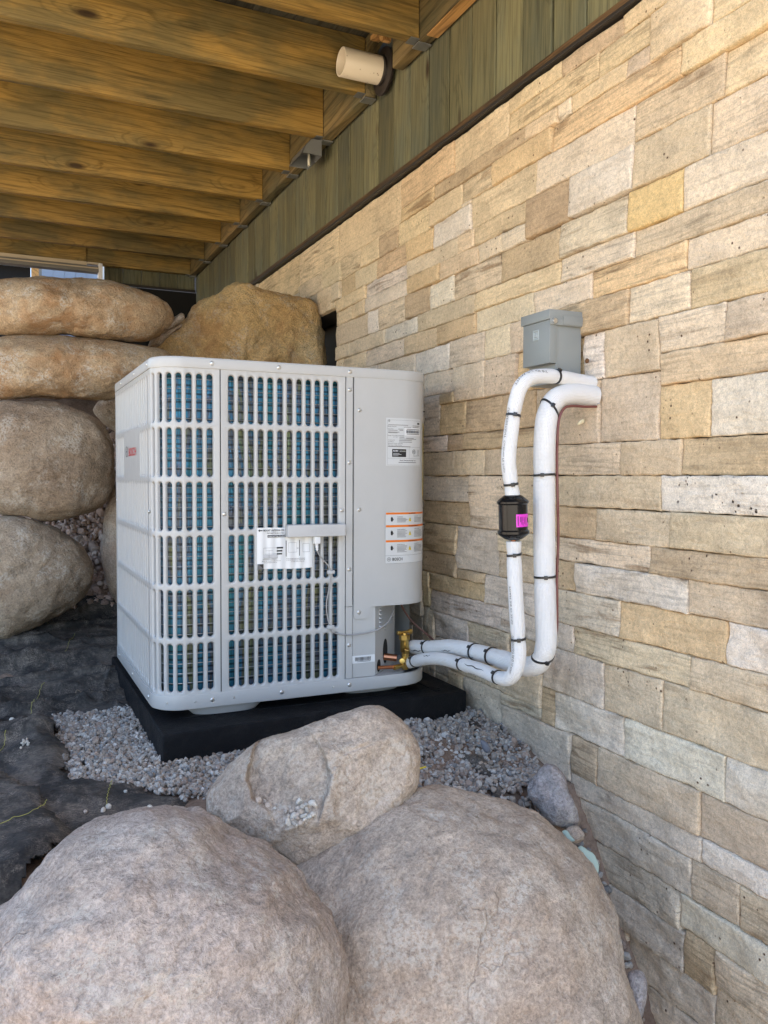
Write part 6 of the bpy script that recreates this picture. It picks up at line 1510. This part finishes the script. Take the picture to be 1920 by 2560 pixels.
tag(tube('thermostat_wire', catmull([(1.208, 1.492, .160), (1.17, 1.480, .1575), (1.13, 1.4775, .157), (1.108, 1.4760, .150), (1.095, 1.475, .125), (1.0925, 1.476, .08), (1.0930, 1.476, .02), (1.0965, 1.477, -.06), (1.0990, 1.477, -.13), (1.0970, 1.477, -.20), (1.0980, 1.477, -.27), (1.0985, 1.478, -.33), (1.095, 1.490, -.37)], 8), .0029, plain('maroon_wire', (0.15, 0.045, 0.038), 0.45), None, 8),
    'thin maroon control wire tied along the back of the thick white pipe', 'wire')
m = MB()
foil = tube('foil_tape', catmull([(1.212, 1.512, .222), (1.2, 1.511, .210), (1.206, 1.500, .196), (1.212, 1.49, .165)], 5), .0045, plain('silver_tape', (0.42, 0.44, 0.47), .35, .6), liq, 6)
# foam sealant lump under the entry
tag(boulder('fl3', 'sealant_lump', plain('pale_sealant', (0.66, 0.60, 0.42), .5), .01, .01, 'pale sealant lump on the wall under the pipe entry', None, 'sealant', amp=.002, fr=60, fine=.001, nr=8, na=24), None)
o = bpy.data.objects['sealant_lump']; o.location = (1.198, 1.532, .128); o.scale = (.28, .28, .22)

# ================================================================== DISCONNECT BOX
t = NT('grey_box_enamel', 0.42, 0, 0.5)
t.color((0.225, 0.242, 0.235))
M['dbox'] = t.m
db = empty('disconnect_box', (1.205, 1.595, 0.30), 'grey steel electrical disconnect box on the stone wall above the pipes', 'electrical box')
box('body', 1.1365, 1.2045, 1.5430, 1.6470, 0.214, 0.350, M['dbox'], db, bevel=.0015)
cv_ = box('cover', 1.1165, 1.1362, 1.5405, 1.6440, 0.2565, 0.352, M['dbox'], db, bevel=.002)
lid = box('lid', 1.1135, 1.2046, 1.5385, 1.6500, 0.3525, 0.3745, M['dbox'], db, bevel=.0018)
box('lid_skirt', 1.1150, 1.203, 1.5372, 1.5400, 0.3405, 0.3535, M['dbox'], lid, bevel=.0008)
box('lid_side_rib', 1.150, 1.203, 1.5360, 1.5372, 0.3425, 0.362, M['dbox'], lid, bevel=.0005)
lathe('lock_screw', (1.126, 1.5372, .3485), (0, -1, 0), [(0, .0058), (.002, .0062), (.0045, .0055), (.0048, .002)], M['screw'], db, 14)
lathe('knockout', (1.172, 1.5428, .238), (0, -1, 0), [(0, .010), (.0006, .0098)], M['dbox'], db, 18)
box('edge_flange', 1.1340, 1.1405, 1.5418, 1.5432, 0.2145, 0.340, M['dbox'], db)
V = []; F = []
def sqr(h, x):
    n = len(V); V.extend([(x, 1.5925 - h, .324 - h), (x, 1.5925 + h, .324 - h), (x, 1.5925 + h, .324 + h), (x, 1.5925 - h, .324 + h)]); return n
for h, x in ((.0120, 1.1163), (.0105, 1.1150), (.0085, 1.1150), (.0070, 1.1163), (.0050, 1.1163), (.0038, 1.1148)): sqr(h, x)
F = [(4 * k + q, 4 * k + (q + 1) % 4, 4 * k + 4 + (q + 1) % 4, 4 * k + 4 + q) for k in range(5) for q in range(4)] + [(20, 21, 22, 23)]
mesh('emblem', V, F, plain('embossed_grey', (0.30, 0.33, 0.33), .3), cv_)
tag(lathe('mud_nest', (1.199, 1.512, .262), (-1, 0, 0), [(0, .005), (.003, .006), (.006, .003), (.0065, .0005)], plain('brown_mud', (0.12, 0.055, 0.02), .9), None, 10), 'small brown mud nest on the pale stone right of the grey box', 'mud nest')

# ================================================================== VENT PIPE AND VENT HOOD
vp = empty('vent_pipe', (1.20, 2.636, 1.376), 'short cream plastic vent pipe poking out under the deck joists', 'pipe')
t = NT('cream_pvc', 0.42, 0, 0.5)
P = t.pos()
t.color(t.mix(t.math('MULTIPLY', t.ramp(t.vor(P, 70), [(0.10, 1.0), (0.20, 0.0)]), t.ramp(t.noise(P, 22, 2), [(0.50, 0.0), (0.60, 0.8)])), (0.72, 0.63, 0.47), (0.24, 0.15, 0.07)))
M['pvc'] = t.m
lathe('pipe_body', (1.26, 2.634, 1.375), (-1, 0, 0.004), [(0, .0455), (.1995, .0455), (.2010, .0447), (.2010, .0405), (.1990, .0395), (.02, .0395)], M['pvc'], vp, 48)
lathe('rubber_collar', (1.2145, 2.622, 1.370), (-1, 0, 0), [(0, .074), (.004, .0765), (.010, .0765), (.0125, .070), (.0135, .0470), (.020, .0460)], plain('black_rubber_collar', (0.016, 0.012, 0.010), 0.5), vp, 40)
vh = empty('vent_hood', (1.178, 3.20, 1.258), 'small galvanised metal hood on the siding just below the joists', 'vent hood')
hy0, hy1, hz = 3.130, 3.290, 1.258
prof = [(1.1765, hz), (1.098, hz), (1.112, hz + .032), (1.134, 1.316), (1.1765, 1.318)]
n = len(prof)
m = MB()
for y0, y1 in ((hy0, hy0 + .0015), (hy1 - .0015, hy1)):
    m.add([(x, y0, z) for x, z in prof] + [(x, y1, z) for x, z in prof], [tuple(range(n)), tuple(range(2 * n - 1, n - 1, -1))] + [(i, i + n, (i + 1) % n + n, (i + 1) % n) for i in range(n)])
for k in range(1, n - 1):
    (xa, za), (xb, zb) = prof[k], prof[k + 1]
    m.add([(xa, hy0, za), (xb, hy0, zb), (xb, hy1, zb), (xa, hy1, za), (xa + .0015, hy0, za - .0006), (xb + .0015, hy0, zb - .0015), (xb + .0015, hy1, zb - .0015), (xa + .0015, hy1, za - .0006)], [(0, 1, 2, 3), (4, 7, 6, 5), (0, 4, 5, 1), (1, 5, 6, 2), (2, 6, 7, 3), (3, 7, 4, 0)])
m.obj('hood_shell', M['galv'], vh)
box('back_plate', 1.1768, 1.1788, hy0 + .001, hy1 + .006, hz - .002, 1.36, M['galv'], vh)
m = MB()
for q in range(3): m.box(1.148 + .006 * q, 1.153 + .006 * q, 3.20 + .012 * q, 3.21 + .012 * q, 1.240 + .004 * q, 1.290)
m.obj('white_sealant', plain('white_sealant', (0.74, 0.70, 0.55), .5), vh, bevel=.0015)
